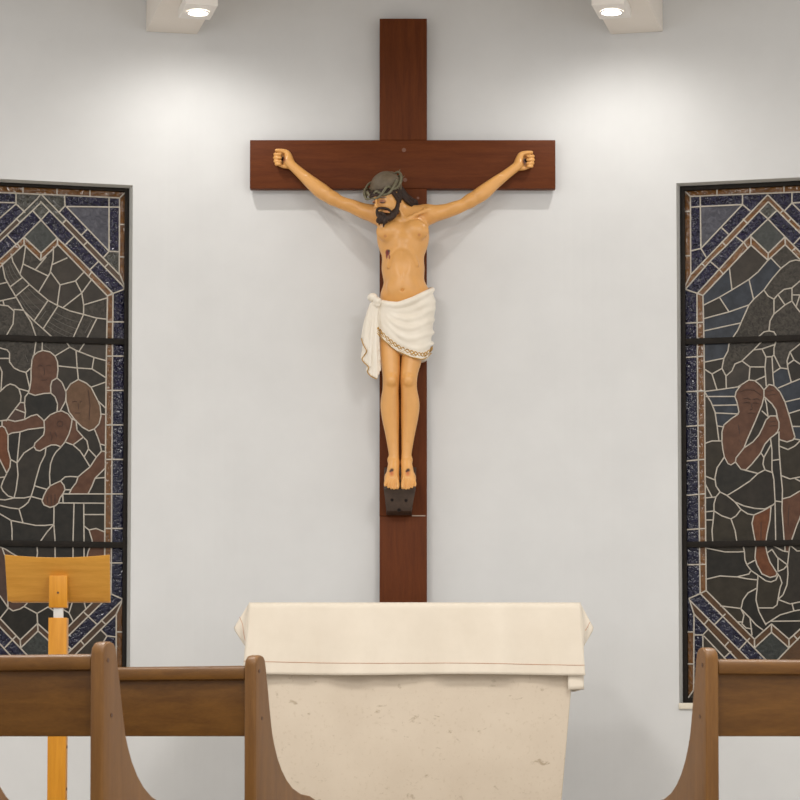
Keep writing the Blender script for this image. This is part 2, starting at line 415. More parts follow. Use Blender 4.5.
R_BORDER = pl("""
685,191 690.4,196.5 720,195.2 750,194 802,192; 717,189.5 717,195.3; 750,188 750,194; 784,186 784,192.7
690.4,196.5 690.8,274.5 685.0,286 685.6,289.5 697,293.3 703,295.5; 685.2,211.5 690.5,211.5; 685.5,255.8 690.7,255.8
691,207.3 700,206.6 742.5,204.6; 742.5,194.3 742.5,204.6 701,248.5; 700.2,196 701,248.5 690.7,251
767.5,195 690.8,274.8; 768,202 726,246 710,261.3 688.3,286 685,289.6; 768,219 744,242 698,292.8; 751,245 703,295.5
742.5,204.6 750.3,211; 722,228 728.3,234; 743,219 746.8,222.8; 722,242 725.7,245.7; 702.3,264 705.5,267.2; 735,236 744,242.8 747.3,247.6; 759,211 768,219 776.5,211; 710,261.3 719,269 723,273.8; 701,248.5 706,257
768,195 800,227 802,229; 768.5,202 800,233 802,235; 768,219 785,236.8 800,252 802,254; 785,244.5 800,259.5 802,261.5
792,192.4 792,203 800,211 802,213; 792,203 785,210.5; 783.5,209.8 780,213.6; 788,222 791.5,218; 794,244 800,237.5; 792,251 796,247.5; 792,203 802,202.4
751,234.5 751,245 768,260.3 785.3,244.5 785,236.8 768.3,253.3 751,236.6; 768.3,253.3 768,260.3
697,293.3 697.7,400 698.7,480 699.7,560 700.2,593.6 689,598.5 694,614 693.7,690; 703,295.5 704,340 704.8,420 705.2,480 705.9,560 706.2,590.6
686,323.3 703.6,322.3; 686.1,357.5 704,356.2; 686.3,391.7 704.4,391; 686.6,426.5 704.8,425.2; 687,461 705,459.3; 687.1,495.4 705.3,493.8; 687.2,529.7 705.6,528.5; 687.5,564.8 705.9,564.4
706.2,590.6 700.2,593.6; 706.2,590.6 754.5,639.3 754.5,648; 700.2,593.6 765,659 797,691; 689.5,600 748,659 780,691; 694,614 736.5,659 767,691; 704,636 725,658.5 756,691
693.8,635 703,635 703,690; 703,635 708.5,629; 725.3,614 714,625.2; 749.6,638.3 739,649.7; 708.5,619.3 704.5,624.2; 728.5,642 725,646; 731,651.5 724,658
754.5,639.3 771.5,624 789,639.3 789,648; 754.5,648 771.5,632.3 789,648; 771.5,624 771.5,632.3; 789,639.3 802,627.5; 789,648 779,658.5 747,691; 789,648 802,635
793.5,635 798,640; 687.9,632 693.9,632; 688,664 693.8,664; 688.4,697.5 693.7,690 850,690; 802,182 802,698""".replace('\n', ';'))
R_FIG = pl("""
703,305.5 719,297.5 732,290 749,279.5 758,272 768,260.3; 704,318.7 729,312 749,305 754,299 764,290 772,279 781,268.5 790,261.5 796,260 806,262 836,280; 771,258 781,268.5; 729.5,268.5 732,290; 749,279.5 753.5,299; 719.5,297.3 729,312
704,331 720,327.5 741,323; 749,305 741,323 738,330 732,339
764,290 768,296 774,299.3 774,314 770,321 769,331; 774,299.3 778,294.5 784,289.5 792,288 800,281 836,300; 778,294.8 785,305; 774,314 779,310 785,305 792,301; 792,288 792,301 796,307 800,312 836,318; 792,295 800,295 836,305; 800,295 796,307
756,339 764,332 769,331 774,332 778,339; 732,339 729,344 728,351 724,358.3 722,368.5 726,376 732,371 735,364 742,361 754,349.5 765,338; 704,362.3 724,358.3; 704.2,369 712,374 722,368.5; 712,374 717,389.8; 726,376 726.3,388.8; 704.4,391.5 717,390 738,387 741,385
742,361 750,367 749,380; 750,367 765,367; 753.5,350 762,349 775,344.5; 762,349 766,357 765,368 766.3,386; 766,357 772,356.7 774,355 774,348 777,338; 772,356.7 773,375 774,386; 774,355 780.5,368 773,373; 780.5,368 788,369; 788,369 787,361 790,352 800,344 836,330; 790,352 794,360 800,364 836,368; 787.5,364.5 794,360; 788,369 791.3,382.5 800,379 836,370; 778.3,388 791.3,382.5; 755,380.8 765.7,376
749,380 741,385 736,392 735,397 737,402 739,412 737,415 731,419 724,425 722,432 722,442 723,450 724.5,457 728,463.5 731,465 735.5,462; 749,380 755,380.8 760,385 764,390 764,397 762,405 755,422 747,440 744,448
706,396.6 735,396.5; 712,405.5 737.5,405; 715,413 738.5,414; 704.6,391.8 711,402 715,412 717,425 719,441; 717.2,426 723.6,427; 704.9,443.5 712,441 722,441
735.5,462 736,458 744,448 753,442 759,435 763,427 766,420 770,416 776,416 779,422 779,428 777,433 770.5,438 765,444 760.5,453.5 752,464 746,470 741,469.3 735.5,462
762,411 768,416.5; 776,433 779.5,432; 765,399 766.5,404 768,416.5; 764,390 769,384.5 774,385.7 780,392 785,402 790,418 793,430 795,437 793,440 787,442 779,439.5; 764.5,397 772,404 776,410 778,420
785,402 800,398.5 836,391; 789,413.5 800,410 836,404; 793,426.5 800,426.5 836,424; 794.5,439 800,440 836,442; 779,446 788,449.6 795,446 800,441; 779,432 779,446 779.5,455 781,475 782.5,490 782,510 784.5,545
770.5,438 772,450 772,470 774,480 775,500 775.8,545; 772,460.5 779.6,459.5; 770.8,445 764,457.5 763,464 765,470 772.3,472.6; 761,453 764,457.5
741,469.3 758,473.5 765,470; 758,473.5 750,481 738,489 727,495.5; 724.5,457 717,468 715,478 716,486 720,492 727,495.5 735,502 744,506 755,508.5 765,509 773,505 775.2,503
705,476 715,480; 705.2,484 712,497; 705.2,498 716,497 720,492; 716,497 714,504 714,511 713,523 712,530 713,545; 705.4,512 714,511; 705.5,520 713.2,520; 714,511 722,516 731,519 736,516 741,509.5; 731,519 735,530 737.5,545; 735,502 741,509.5 748,514 754,515 763,511 773,505
754,515 752,523 754,535 756,545; 771,507 770,520 767,534 765.5,545; 775,501 782.2,502; 782.3,499 790,497 800,491 836,480; 836,520 812,500 800,491; 800,518 797,525 790,545; 806,496 800,518; 781,475.5 790,479 800,477 836,470; 794,478 836,500
756,545 755,558 757,565 762,574 770,577.5 776,576 777,573 770,562 767,553 765.5,545; 706,548 725,552 738,552 744.5,551.5; 743,545 744.5,552 745,560 747,565 751,570.5 749,574 737,577 720,576 706,579.3; 747,564.5 755.5,560; 751,570.5 759,576 766,581 771,582 776,580 778,575; 737,577 748,579 757.7,580; 758,576 757,590 756,600 759,612 766,625
757.2,588 748,593 743,600 741,609 750,618 756,625 763,630; 720.5,606 741,608.5; 741,609 744,615 742,624 746,628 752,629; 743,622 737,622; 752,635 750,618; 758,608 773,608 777,605 778,599.5 780,588 782,583 780,577 777,573
767,553 772,549.5 777,557 787.5,565 788,574 787,585 783,595 778,599.5; 772,545 783,551 789,552 787.5,565; 785,545 785,551.5; 790,545 797,551 800,551 836,556; 790,545 789,552; 778,558 778,571.5 784,569 787.5,565; 778,599.5 790,604 800,602 836,590; 792,603.5 794,611; 766,624 780,615 794,611 800,610 836,600; 771.5,621.3 800,621 812,617""".replace('\n', ';'))

def mirror_border(lines, xc, xb, sgn, lim):
    # the half of each border that lies past the frame, mirrored from the half in view
    out = []
    for ln in lines:
        ps = []
        for x, y in ln:
            c = xb if y > 590 else xc
            if (x - c) * sgn < -3: ps = []; break
            xm = abs(x - c)
            ps.append((2 * c - x, y - .08 * xm * (736 - y) / 545))
        seg = []
        for a, b in zip(ps[:-1], ps[1:]):
            da, db = (lim - a[0]) * sgn, (lim - b[0]) * sgn
            if da <= 0 and db <= 0: continue
            if da < 0 or db < 0:
                t = da / (da - db); m_ = (a[0] + (b[0] - a[0]) * t, a[1] + (b[1] - a[1]) * t)
                if da < 0: a = m_
                else: b = m_
            out.append([a, b])
    return out
L_BORDER += mirror_border(L_BORDER, 41, 38, 1, -2)
R_BORDER += mirror_border(R_BORDER, 768, 771.5, -1, 802)

def pt_in(poly, X, Y):
    ins = np.zeros(X.shape, bool)
    n = len(poly)
    for i in range(n):
        x1, y1 = poly[i]; x2, y2 = poly[(i + 1) % n]
        if y1 == y2: continue
        c = ((y1 > Y) != (y2 > Y)) & (X < (x2 - x1) * (Y - y1) / (y2 - y1) + x1)
        ins ^= c
    return ins
def label_regions(mask):
    H, W = mask.shape
    parent = []
    def find(a):
        while parent[a] != a:
            parent[a] = parent[parent[a]]; a = parent[a]
        return a
    lab = np.full((H, W), -1, np.int32)
    prev = []
    runs_all = []
    for y in range(H):
        row = mask[y].astype(np.int8)
        d = np.diff(np.concatenate(([0], row, [0])))
        st, en = np.nonzero(d == 1)[0], np.nonzero(d == -1)[0]
        cur = []
        for s, e in zip(st, en):
            k = len(parent); parent.append(k)
            for (ps, pe, pk) in prev:
                if ps < e and pe > s:
                    ra, rb = find(pk), find(k)
                    if ra != rb: parent[rb] = ra
            cur.append((s, e, k)); runs_all.append((y, s, e, k))
        prev = cur
    for y, s, e, k in runs_all:
        lab[y, s:e] = find(k)
    return lab
def outline(m):
    """outer boundary loop of a boolean mask as integer corner points"""
    m = np.pad(m, 1)
    nxt = {}
    ys, xs_ = np.nonzero(m & ~np.roll(m, 1, 0))
    for y, x in zip(ys.tolist(), xs_.tolist()): nxt.setdefault((x, y), []).append((x + 1, y))
    ys, xs_ = np.nonzero(m & ~np.roll(m, -1, 0))
    for y, x in zip(ys.tolist(), xs_.tolist()): nxt.setdefault((x + 1, y + 1), []).append((x, y + 1))
    ys, xs_ = np.nonzero(m & ~np.roll(m, 1, 1))
    for y, x in zip(ys.tolist(), xs_.tolist()): nxt.setdefault((x, y + 1), []).append((x, y))
    ys, xs_ = np.nonzero(m & ~np.roll(m, -1, 1))
    for y, x in zip(ys.tolist(), xs_.tolist()): nxt.setdefault((x + 1, y), []).append((x + 1, y + 1))
    best = []
    while nxt:
        s = next(iter(nxt)); loop = [s]; p = s
        while True:
            lst = nxt[p]; q = lst.pop()
            if not lst: del nxt[p]
            if q == s: break
            loop.append(q); p = q
            if p not in nxt: break
        if len(loop) > len(best): best = loop
    return [(x - 1, y - 1) for x, y in best]
def simplify(pts, tol):
    n = len(pts)
    if n < 6: return pts
    A = np.array(pts, float)
    # smooth the pixel stairs first
    A = (np.roll(A, 2, 0) + np.roll(A, 1, 0) * 2 + A * 3 + np.roll(A, -1, 0) * 2 + np.roll(A, -2, 0)) / 9
    i0 = 0; i1 = int(np.argmax(((A - A[0]) ** 2).sum(1)))
    def dp(i, j):
        if j - i < 2: return []
        a, b = A[i], A[j % n]
        seg = A[i + 1:j]
        d = b - a; L = math.hypot(*d)
        dist = np.abs(d[0] * (seg[:, 1] - a[1]) - d[1] * (seg[:, 0] - a[0])) / L if L > 1e-6 else np.hypot(*(seg - a).T)
        k = int(np.argmax(dist))
        if dist[k] < tol: return []
        k += i + 1
        return dp(i, k) + [k] + dp(k, j)
    idx = [i0] + dp(i0, i1) + [i1] + dp(i1, n)
    return [tuple(A[i]) for i in idx]

def band_class(x, y, xc, xb, inner_sign, bottom, big):
    si = (x - xc) * inner_sign; xm = abs(si)
    yy = y - .04 * si
    if yy < 194.4: return 'amber'
    if (xm > 77.8 and y < 283) or (xm > 75 and y > 606): return 'amber'
    e = y - 195 - 1.04 * xm
    if y < 300 and e < 31:
        if xm < 9 and 220 < y < 258: return None
        if e < -15:
            return 'slate' if big and xm < 66 else 'navy'
        if e < 0:
            if xm < 24 and y < 212: return 'grey'
            return 'grey' if (xm > 70 and y > 252) else 'navy'
        if e < 7.2 and y > 201: return 'brown'
        if y < 202: return 'grey'
        if y < 219 and xm < 8: return 'grey'
        if e < 24.5: return 'navy'
        return 'amber'
    if 71.3 < xm and 283 < y < 601: return 'deep' if y > 395 else 'navy'
    if 64.5 < xm < 72 and 290 < y < 600: return 'amber'
    if y > 590:
        s = abs(x - xb) + y - bottom
        if s > -.5:
            if s < 9: return 'brown'
            if s < 27: return 'deep'
            if s < 36.5: return 'brown'
            if s < 51: return 'deep'
            return 'smoke' if s < 66 else 'deep'
    return None

def smooth_line(poly):
    p = poly
    for _ in range(2):
        r = [p[0]]
        for a, b in zip(p[:-1], p[1:]):
            r += [(a[0] * .75 + b[0] * .25, a[1] * .75 + b[1] * .25), (a[0] * .25 + b[0] * .75, a[1] * .25 + b[1] * .75)]
        p = r + [p[-1]]
    return p
M['paintwash'] = simple('pale fired paint', (.085, .078, .066), (.11, .10, .085), .6, 40)
washL = pl('''5,268 8,277 12.5,284.5; 8,266 11,275 16,282; 10,263 14,273 19,279; 20,294.5 27,305 37,315.5; 23,291.5 31,302 41,311; 27.5,288 36,297 45.5,304
20,300 28,311 35.5,318.5; 49,322 60,329 73,334.5; 52,317.5 63,324 76.5,329; 55,312.5 66,318.5 79.5,322.5; 47,326 58,333 68,337; 38,322 46,311 ; 85,333 92,320; 25,355 28,362; 44,345 50,350'''.replace('\n', ';'))

def build_window(num, side, border, fig, quad, xc, xb, bottom, seeds, bars, strokes, default, label, washes=()):
    w = WIN[side]; q, u, n = w['q'], w['u'], w['n']
    rec = .085
    qg = q - n * rec                                    # glass plane
    def G3(px, py, off=0.0): return on_plane(px, py, qg, n) + n * off
    root = empty('window_%d' % num, q + u * ((w['u0'] + w['u1']) / 2) + Vector((0, 0, w['z0'])))
    tag(root, label, 'window', kind='structure')
    Z = Vector((0, 0, 1))
    # reveal (splayed) and sill
    def W3(uu, z, off): return q + u * uu + Z * z + n * off
    ua, ub, za, zb = w['u0'], w['u1'], w['z0'], w['z1']
    s_ = .016
    o1 = [W3(ua, za, .002), W3(ub, za, .002), W3(ub, zb, .002), W3(ua, zb, .002)]
    o2 = [W3(ua + s_, za, -rec - .02), W3(ub - s_, za, -rec - .02), W3(ub - s_, zb - .006, -rec - .02), W3(ua + s_, zb - .006, -rec - .02)]
    m = MB(); m.add(o1 + o2, [(0, 1, 5, 4), (1, 2, 6, 5), (2, 3, 7, 6), (3, 0, 4, 7)])
    m.build('reveal', M['reveal'], root)
    m = MB(); m.box(W3((ua + ub) / 2 - .0, za - .016, -.03), ((ub - ua) / 2 + .002, .045, .016), (u, n, Z))
    m.build('sill', M['sill'], root, bevel=.003)
    # dark outer frame
    ys0, ys1 = quad['y0'], quad['y1']
    fr = MB()
    gi = [(quad['xin0'], quad['ytin']), (quad['xin1'], ys1), (quad['xout'], ys1), (quad['xout'], quad['ytout'])]
    g3 = [G3(x, y) for x, y in gi]
    gu = [(g - qg).dot(u) for g in g3]; gz = [g.z for g in g3]
    fi = [min(gu), max(gu), min(gz), max(gz)]
    FU0, FU1, FZ0, FZ1 = (gu[0] + gu[1]) / 2, (gu[2] + gu[3]) / 2, gz[1], (gz[0] + gz[3]) / 2
    t_ = .012
    uo0, uo1, zo0, zo1 = ua + .012, ub - .012, za + .001, zb - .004
    for (a0, a1, b0, b1) in ((uo0, FU0, zo0, zo1), (FU1, uo1, zo0, zo1), (FU0, FU1, FZ1, zo1), (FU0, FU1, zo0, FZ0)):
        fr.box(qg + u * ((a0 + a1) / 2) + Z * ((b0 + b1) / 2) + n * .004, (abs(a1 - a0) / 2, .02, abs(b1 - b0) / 2), (u, n, Z))
    fr.build('frame', M['frame'], root)
    # added dark board standing in for the night behind the glass
    m = MB(); m.box(qg + u * ((uo0 + uo1) / 2) + Z * ((zo0 + zo1) / 2) - n * .022, ((uo1 - uo0) / 2, .004, (zo1 - zo0) / 2), (u, n, Z))
    m.build('night_backing', M['frame'], root)
    # --- pane regions
    S = 3
    bx0, bx1 = min(g[0] for g in gi) - 2, max(g[0] for g in gi) + 2
    by0, by1 = min(g[1] for g in gi) - 2, ys1 + 2
    Wd, Hd = int((bx1 - bx0) * S), int((by1 - by0) * S)
    Xg = bx0 + (np.arange(Wd) + .5) / S; Yg = by0 + (np.arange(Hd) + .5) / S
    XX, YY = np.meshgrid(Xg, Yg)
    mask = pt_in(gi, XX, YY)
    lines = border + fig
    hw = .34
    for ln in lines:
        for (x1, y1), (x2, y2) in zip(ln[:-1], ln[1:]):
            i0 = max(int((min(x1, x2) - 1.5 - bx0) * S), 0); i1 = min(int((max(x1, x2) + 1.5 - bx0) * S) + 1, Wd)
            j0 = max(int((min(y1, y2) - 1.5 - by0) * S), 0); j1 = min(int((max(y1, y2) + 1.5 - by0) * S) + 1, Hd)
            if i1 <= i0 or j1 <= j0: continue
            xx, yy = XX[j0:j1, i0:i1], YY[j0:j1, i0:i1]
            dx, dy = x2 - x1, y2 - y1
            L2 = dx * dx + dy * dy
            t = np.clip(((xx - x1) * dx + (yy - y1) * dy) / max(L2, 1e-9), 0, 1)
            dd = np.hypot(xx - x1 - t * dx, yy - y1 - t * dy)
            mask[j0:j1, i0:i1] &= dd > hw
    lab = label_regions(mask)
    seedlab = {}
    for sx, sy, mm in seeds:
        i, j = int((sx - bx0) * S), int((sy - by0) * S)
        if 0 <= i < Wd and 0 <= j < Hd and lab[j, i] >= 0: seedlab[int(lab[j, i])] = mm
    ids, inv, cnt = np.unique(lab, return_inverse=True, return_counts=True)
    inv = inv.reshape(lab.shape)
    order = np.argsort(-cnt)
    rng = random.Random(num * 11)
    npane = 0
    for k in order:
        if ids[k] < 0 or cnt[k] < 14: continue
        jj, ii = np.nonzero(inv == k)
        j0, j1, i0, i1 = jj.min(), jj.max() + 1, ii.min(), ii.max() + 1
        cx, cy = bx0 + (ii.mean() + .5) / S, by0 + (jj.mean() + .5) / S
        loop = simplify(outline(inv[j0:j1, i0:i1] == k), .55)
        if len(loop) < 3: continue
        big = cnt[k] > 640 * S * S
        mm = seedlab.get(int(ids[k])) or band_class(cx, cy, xc, xb, -side, bottom, big) or default(cx, cy, rng)
        if mm == 'brown' and side > 0: mm = 'amber' if cy < 300 else 'amberdark'
        tx, ty = rng.uniform(-.014, .014), rng.uniform(-.014, .014)
        c3 = G3(cx, cy)
        poly = []
        for lx, ly in loop:
            p = G3(bx0 + (i0 + lx) / S, by0 + (j0 + ly) / S)
            r = p - c3
            poly.append(p + n * (tx * r.dot(u) + ty * r.z))
        mb = MB(); mb.prism(poly, -n * .004)
        name = 'glass_pane'
        po = mb.build(name, G[mm], root)
        npane += 1
    # --- lead cames
    mb = MB()
    Rr = .0036
    def came(pts, r):
        for (x1, y1), (x2, y2) in zip(pts[:-1], pts[1:]):
            # clip to the glass area roughly
            a, b = G3(x1, y1, .001), G3(x2, y2, .001)
            d = (b - a)
            if d.length < 1e-5: continue
            d.normalize(); sd = d.cross(n)
            prof = [(-r, -.002), (-r, .0012), (-r * .5, .0032), (r * .5, .0032), (r, .0012), (r, -.002)]
            e = d * (r * .45)
            vs = [a - e + sd * px_ + n * py_ for px_, py_ in prof] + [b + e + sd * px_ + n * py_ for px_, py_ in prof]
            fs = [(i, i + 1, i + 7, i + 6) for i in range(5)] + [(0, 5, 4, 3, 2, 1)[::-1], (6, 7, 8, 9, 10, 11)]
            mb.add(vs, fs)
    for ln in border: came(ln, Rr)
    for ln in fig: came(ln, Rr * .92)
    mb.build('lead_came', M['lead'], root)
    # --- saddle bars
    for (yl, yr, hh) in bars:
        a, b = G3(quad['xin0'], yl, .012), G3(quad['xout'], yr, .012)
        zc = (a.z + b.z) / 2
        m = MB(); m.box(qg + u * ((uo0 + uo1) / 2) + Z * zc + n * .014, ((uo1 - uo0) / 2, .005, hh), (u, n, Z))
        m.build('saddle_bar', M['frame'], root, bevel=.002)
    # --- fired paint lines
    if strokes:
        for ln in strokes:
            mb = MB(); mb.tube([G3(x, y, .0014) for x, y in ln], .0019, 5)
            mb.build('painted_line', M['paintline'], root)
    for ln in washes:
        mb = MB(); mb.tube([G3(x, y, .0006) for x, y in smooth_line(ln)], .0021, 5)
        mb.build('painted_streak', M['paintwash'], root)
    return npane

def def_left(x, y, rng):
    if y < 300 and 20 < x < 52 and y > 244 and y < 292: return 'rock'
    if y < 338 and 22 < x and y > 296 and x < 100 and x > y - 290 and rng.random() < .0: return 'streak'
    if y < 338: return rng.choice(['smoke', 'smoke', 'dark', 'olive'])
    if y < 480: return rng.choice(['dark', 'darker', 'olive', 'dark'])
    return rng.choice(['darker', 'darker', 'dark'])
def def_right(x, y, rng):
    if y < 336 and x < 770: return 'blue'
    if y < 336: return 'rock'
    if y < 392: return rng.choice(['smoke', 'dark', 'smoke'])
    if y < 440: return rng.choice(['blue', 'dark'])
    return rng.choice(['dark', 'darker', 'olive'])

seedsL = [(44, 370, 'skin'), (58, 396, 'skin3'), (85, 402, 'skin2'), (55, 425, 'skin'), (30, 424, 'skin'), (75, 432, 'skin'), (92, 470, 'skin'),
          (52, 496, 'skin'), (4, 448, 'rust'), (22, 408, 'skin3'), (16, 413, 'skin3'), (102, 436, 'skin'), (98, 536, 'skin'), (3, 575, 'skin3'), (14, 602, 'skin3'),
          (40, 405, 'darker'), (68, 462, 'darker'), (41, 240, 'green'), (32, 249, 'amber'), (49, 249.5, 'amber'), (20.5, 244, 'amber'), (61, 244.5, 'amber'), (10, 272, 'streak'), (38, 305, 'streak'), (66, 322, 'streak'), (22, 286, 'rock'), (46, 314, 'rock'),
          (28, 318, 'dark'), (55, 345, 'rock'), (20, 355, 'rock'), (5, 320, 'rock'), (91, 308, 'rock'), (96, 330, 'smoke'), (34, 275, 'rock'), (95, 310, 'rock'), (95, 290, 'smoke'), (38, 640, 'green'), (29, 636, 'brown'), (47, 636, 'brown'), (75, 312, 'rock'),
          (72, 270, 'smoke'), (70, 293, 'smoke'), (50, 290, 'smoke')]
seedsR = [(750, 395, 'skin'), (735, 440, 'skin'), (757, 450, 'skin'), (785, 424, 'skin'), (772, 392, 'skin'), (761, 530, 'rust'), (762, 562, 'rust'), (791, 510, 'skin'),
          (768, 238, 'green'), (759, 249.5, 'amber'), (777, 249.5, 'amber'), (748, 244.5, 'amber'), (789, 244.5, 'amber'), (763, 635.5, 'brown'), (780, 635.5, 'brown'), (792, 641, 'brown'), (771, 645, 'green'), (750, 320, 'rock'), (790, 275, 'rock'), (785, 322, 'rock'), (735, 355, 'rock'), (785, 350, 'rock'),
          (735, 275, 'smoke'), (750, 265, 'smoke'), (715, 352, 'blue'), (715, 300, 'dark'), (711, 425, 'olive'), (712, 460, 'olive'), (742, 372, 'smoke'), (758, 358, 'smoke'),
          (725, 393, 'blue'), (725, 401, 'blue'), (725, 410, 'blue'), (727, 419, 'blue'), (790, 460, 'olive'), (795, 395, 'blue'), (740, 482, 'darker'), (760, 492, 'dark')]
strokesL = pl("""57,424 58,421.5 61,421 63,423 62,426 59,426.5 57,424; 50,432 52,437 51,441; 55,432 57,437; 38,366 41,365 43,366; 46,366 49,365 51,366; 44,368 44.5,374 43,375; 41,380 47,380
72,402 75,401 77,402; 80,402 82,401; 78,403 78.5,409; 75,413 80,413; 88,390 90,405 89,420; 47,496 48,505; 51,495 51.5,506; 55,494 55,505""".replace('\n', ';'))
strokesR = pl("""744,403 747,402 750,403; 753,403 756,402.5 759,404; 751.5,403 752,409 750,410; 748,413.5 751,412.8 755,413.5; 740,392 746,389.5 754,390 761,395; 743,399 747,398 750.5,399.5; 753,399.5 757,398.5 760,400; 739.5,440 742,447 745,447; 738,425 740,434; 769,422 776,421; 769,426 777,425.5; 767,391 773,390; 768,395 775,394.5; 761,522 761,540; 789,505 788,525""".replace('\n', ';'))
NP1 = build_window(1, -1, L_BORDER, L_FIG, dict(xin0=124.8, xin1=121.6, xout=-46, ytin=192.0, ytout=184.0, y0=186, y1=697), 41, 38, 657, seedsL, [(340.2, 338.5, .016), (544, 544, .016)], strokesL, def_left,
             'dark stained glass window with several robed figures and a table', washL)
NP2 = build_window(2, 1, R_BORDER, R_FIG, dict(xin0=684.6, xin1=688.4, xout=854, ytin=191.0, ytout=183.5, y0=186, y1=698), 768, 771.5, 657, seedsR, [(340.5, 338.0, .016), (543.5, 543.5, .016)], strokesR, def_right,
             'dark stained glass window with a seated man holding a staff')
# ------------------------------------------------------------------ altar
AY = -1.5
M['stone'], nt, b = mat_new('cream limestone')
cr, nz, mp = noise_col(nt, (.585, .495, .39), (.65, .56, .45), (1, 1, 1), 3.0, 5, .6)
cr2, nz2, mp2 = noise_col(nt, (.55, .49, .40), (1, 1, 1), (1.6, 1.6, 2.4), 9.5, 6, .62, distort=.5, lo=.29, hi=.37)
cr3, nz3, mp3 = noise_col(nt, (.74, .68, .58), (1, 1, 1), (1, 1, 1), 60, 3, .6, lo=.30, hi=.42)
mx = nt.nodes.new('ShaderNodeMixRGB'); mx.blend_type = 'MULTIPLY'; mx.inputs[0].default_value = .75
nt.links.new(cr.outputs[0], mx.inputs[1]); nt.links.new(cr2.outputs[0], mx.inputs[2])
mx2 = nt.nodes.new('ShaderNodeMixRGB'); mx2.blend_type = 'MULTIPLY'; mx2.inputs[0].default_value = .3
nt.links.new(mx.outputs[0], mx2.inputs[1]); nt.links.new(cr3.outputs[0], mx2.inputs[2])
nt.links.new(mx2.outputs[0], b.inputs['Base Color']); b.inputs['Roughness'].default_value = .6
bump(nt, b, nz3.outputs[0], .08, .003)
M['cloth'], nt, b = mat_new('cream altar linen')
cr, nz, mp = noise_col(nt, (.68, .605, .50), (.74, .665, .56), (1, 1, 1), 4.0, 4)
nt.links.new(cr.outputs[0], b.inputs['Base Color']); b.inputs['Roughness'].default_value = .75
b.inputs['Sheen Weight'].default_value = .15
M['stitch'] = simple('rust stitching', (.42, .16, .07), (.50, .20, .09), .8, 40)

ztop = P(415, 602.5, AY - .02).z - .004
tl, tr = P(259, 676, AY).x, P(571.3, 676, AY).x
z676 = P(415, 676, AY).z
br = P(562, 800, AY); bl = P(268, 800, AY)
k = (ztop - PLAT) / (z676 - br.z)
dxr = (tr - br.x) / (z676 - br.z)                       # taper per metre
xr1 = tr + dxr * (ztop - z676); xr0 = tr - dxr * (z676 - PLAT)
xl1 = tl - dxr * (ztop - z676); xl0 = tl + dxr * (z676 - PLAT)
alt = empty('altar', ((xl0 + xr0) / 2, AY + .36, PLAT))
tag(alt, 'cream stone altar block narrowing towards the floor, stained with grey specks', 'altar')
yb1, yb0 = AY + .74, AY + .66
yf1, yf0 = AY, AY + .05
m = MB()
zt2 = ztop - .10
m.add([(xl0, yf0, PLAT), (xr0, yf0, PLAT), (xr0, yb0, PLAT), (xl0, yb0, PLAT), (xl1, yf1, zt2), (xr1, yf1, zt2), (xr1, yb1, zt2), (xl1, yb1, zt2)],
      [(0, 3, 2, 1), (4, 5, 6, 7), (0, 1, 5, 4), (1, 2, 6, 5), (2, 3, 7, 6), (3, 0, 4, 7)])
m.build('body', M['stone'], alt, bevel=.006)
m = MB(); m.box(((xl1 + xr1) / 2, (yf1 + yb1) / 2, ztop - .052), ((xr1 - xl1) / 2 + .012, (yb1 - yf1) / 2 + .006, .047))
m.build('table_slab', M['stone'], alt, bevel=.006)

# cloth: top, four drops and two corner ears in one sheet
yF, yB = AY - .02, yb1 + .02
zc_top = ztop + .004
def cx_at(px, py, Y=None): return P(px, py, yF if Y is None else Y).x
zh = P(415, 674.5, yF).z
xa_t, xb_t = cx_at(249, 603), cx_at(580.5, 603)
xa_b, xb_b = cx_at(243, 674), cx_at(585, 674)
zs_hem = P(580, 690, yF + .25).z
def drop_front(u_, v_):
    # v 0 = on the top edge, 1 = hem
    x = (xa_t + (xb_t - xa_t) * u_) * (1 - v_) + (xa_b + (xb_b - xa_b) * u_) * v_
    z = zc_top + (zh - zc_top) * v_
    wv = .010 * math.sin(u_ * 19 + 1.2) + .007 * math.sin(u_ * 43 + .5) + .004 * math.sin(u_ * 77)
    y = yF - .012 * v_ - wv * v_
    z += .003 * math.sin(u_ * 9 + 2) * v_ - .002 * v_ * u_
    if v_ < .06: y += .010 * (1 - v_ / .06) ** 2
    return (x, y, z)
m = MB()
m.grid(drop_front, 120, 24)
m.grid(lambda a, b_: (xa_t + (xb_t - xa_t) * a, yF + .010 + (yB - yF - .02) * b_, zc_top + .0006 * math.sin(a * 20) * math.sin(b_ * 9)), 40, 12)
m.grid(lambda a, b_: (xa_t + (xb_t - xa_t) * a, yB - .01 + .012 * b_ + .006 * math.sin(a * 23) * b_, zc_top + (zh - zc_top) * b_), 60, 10)
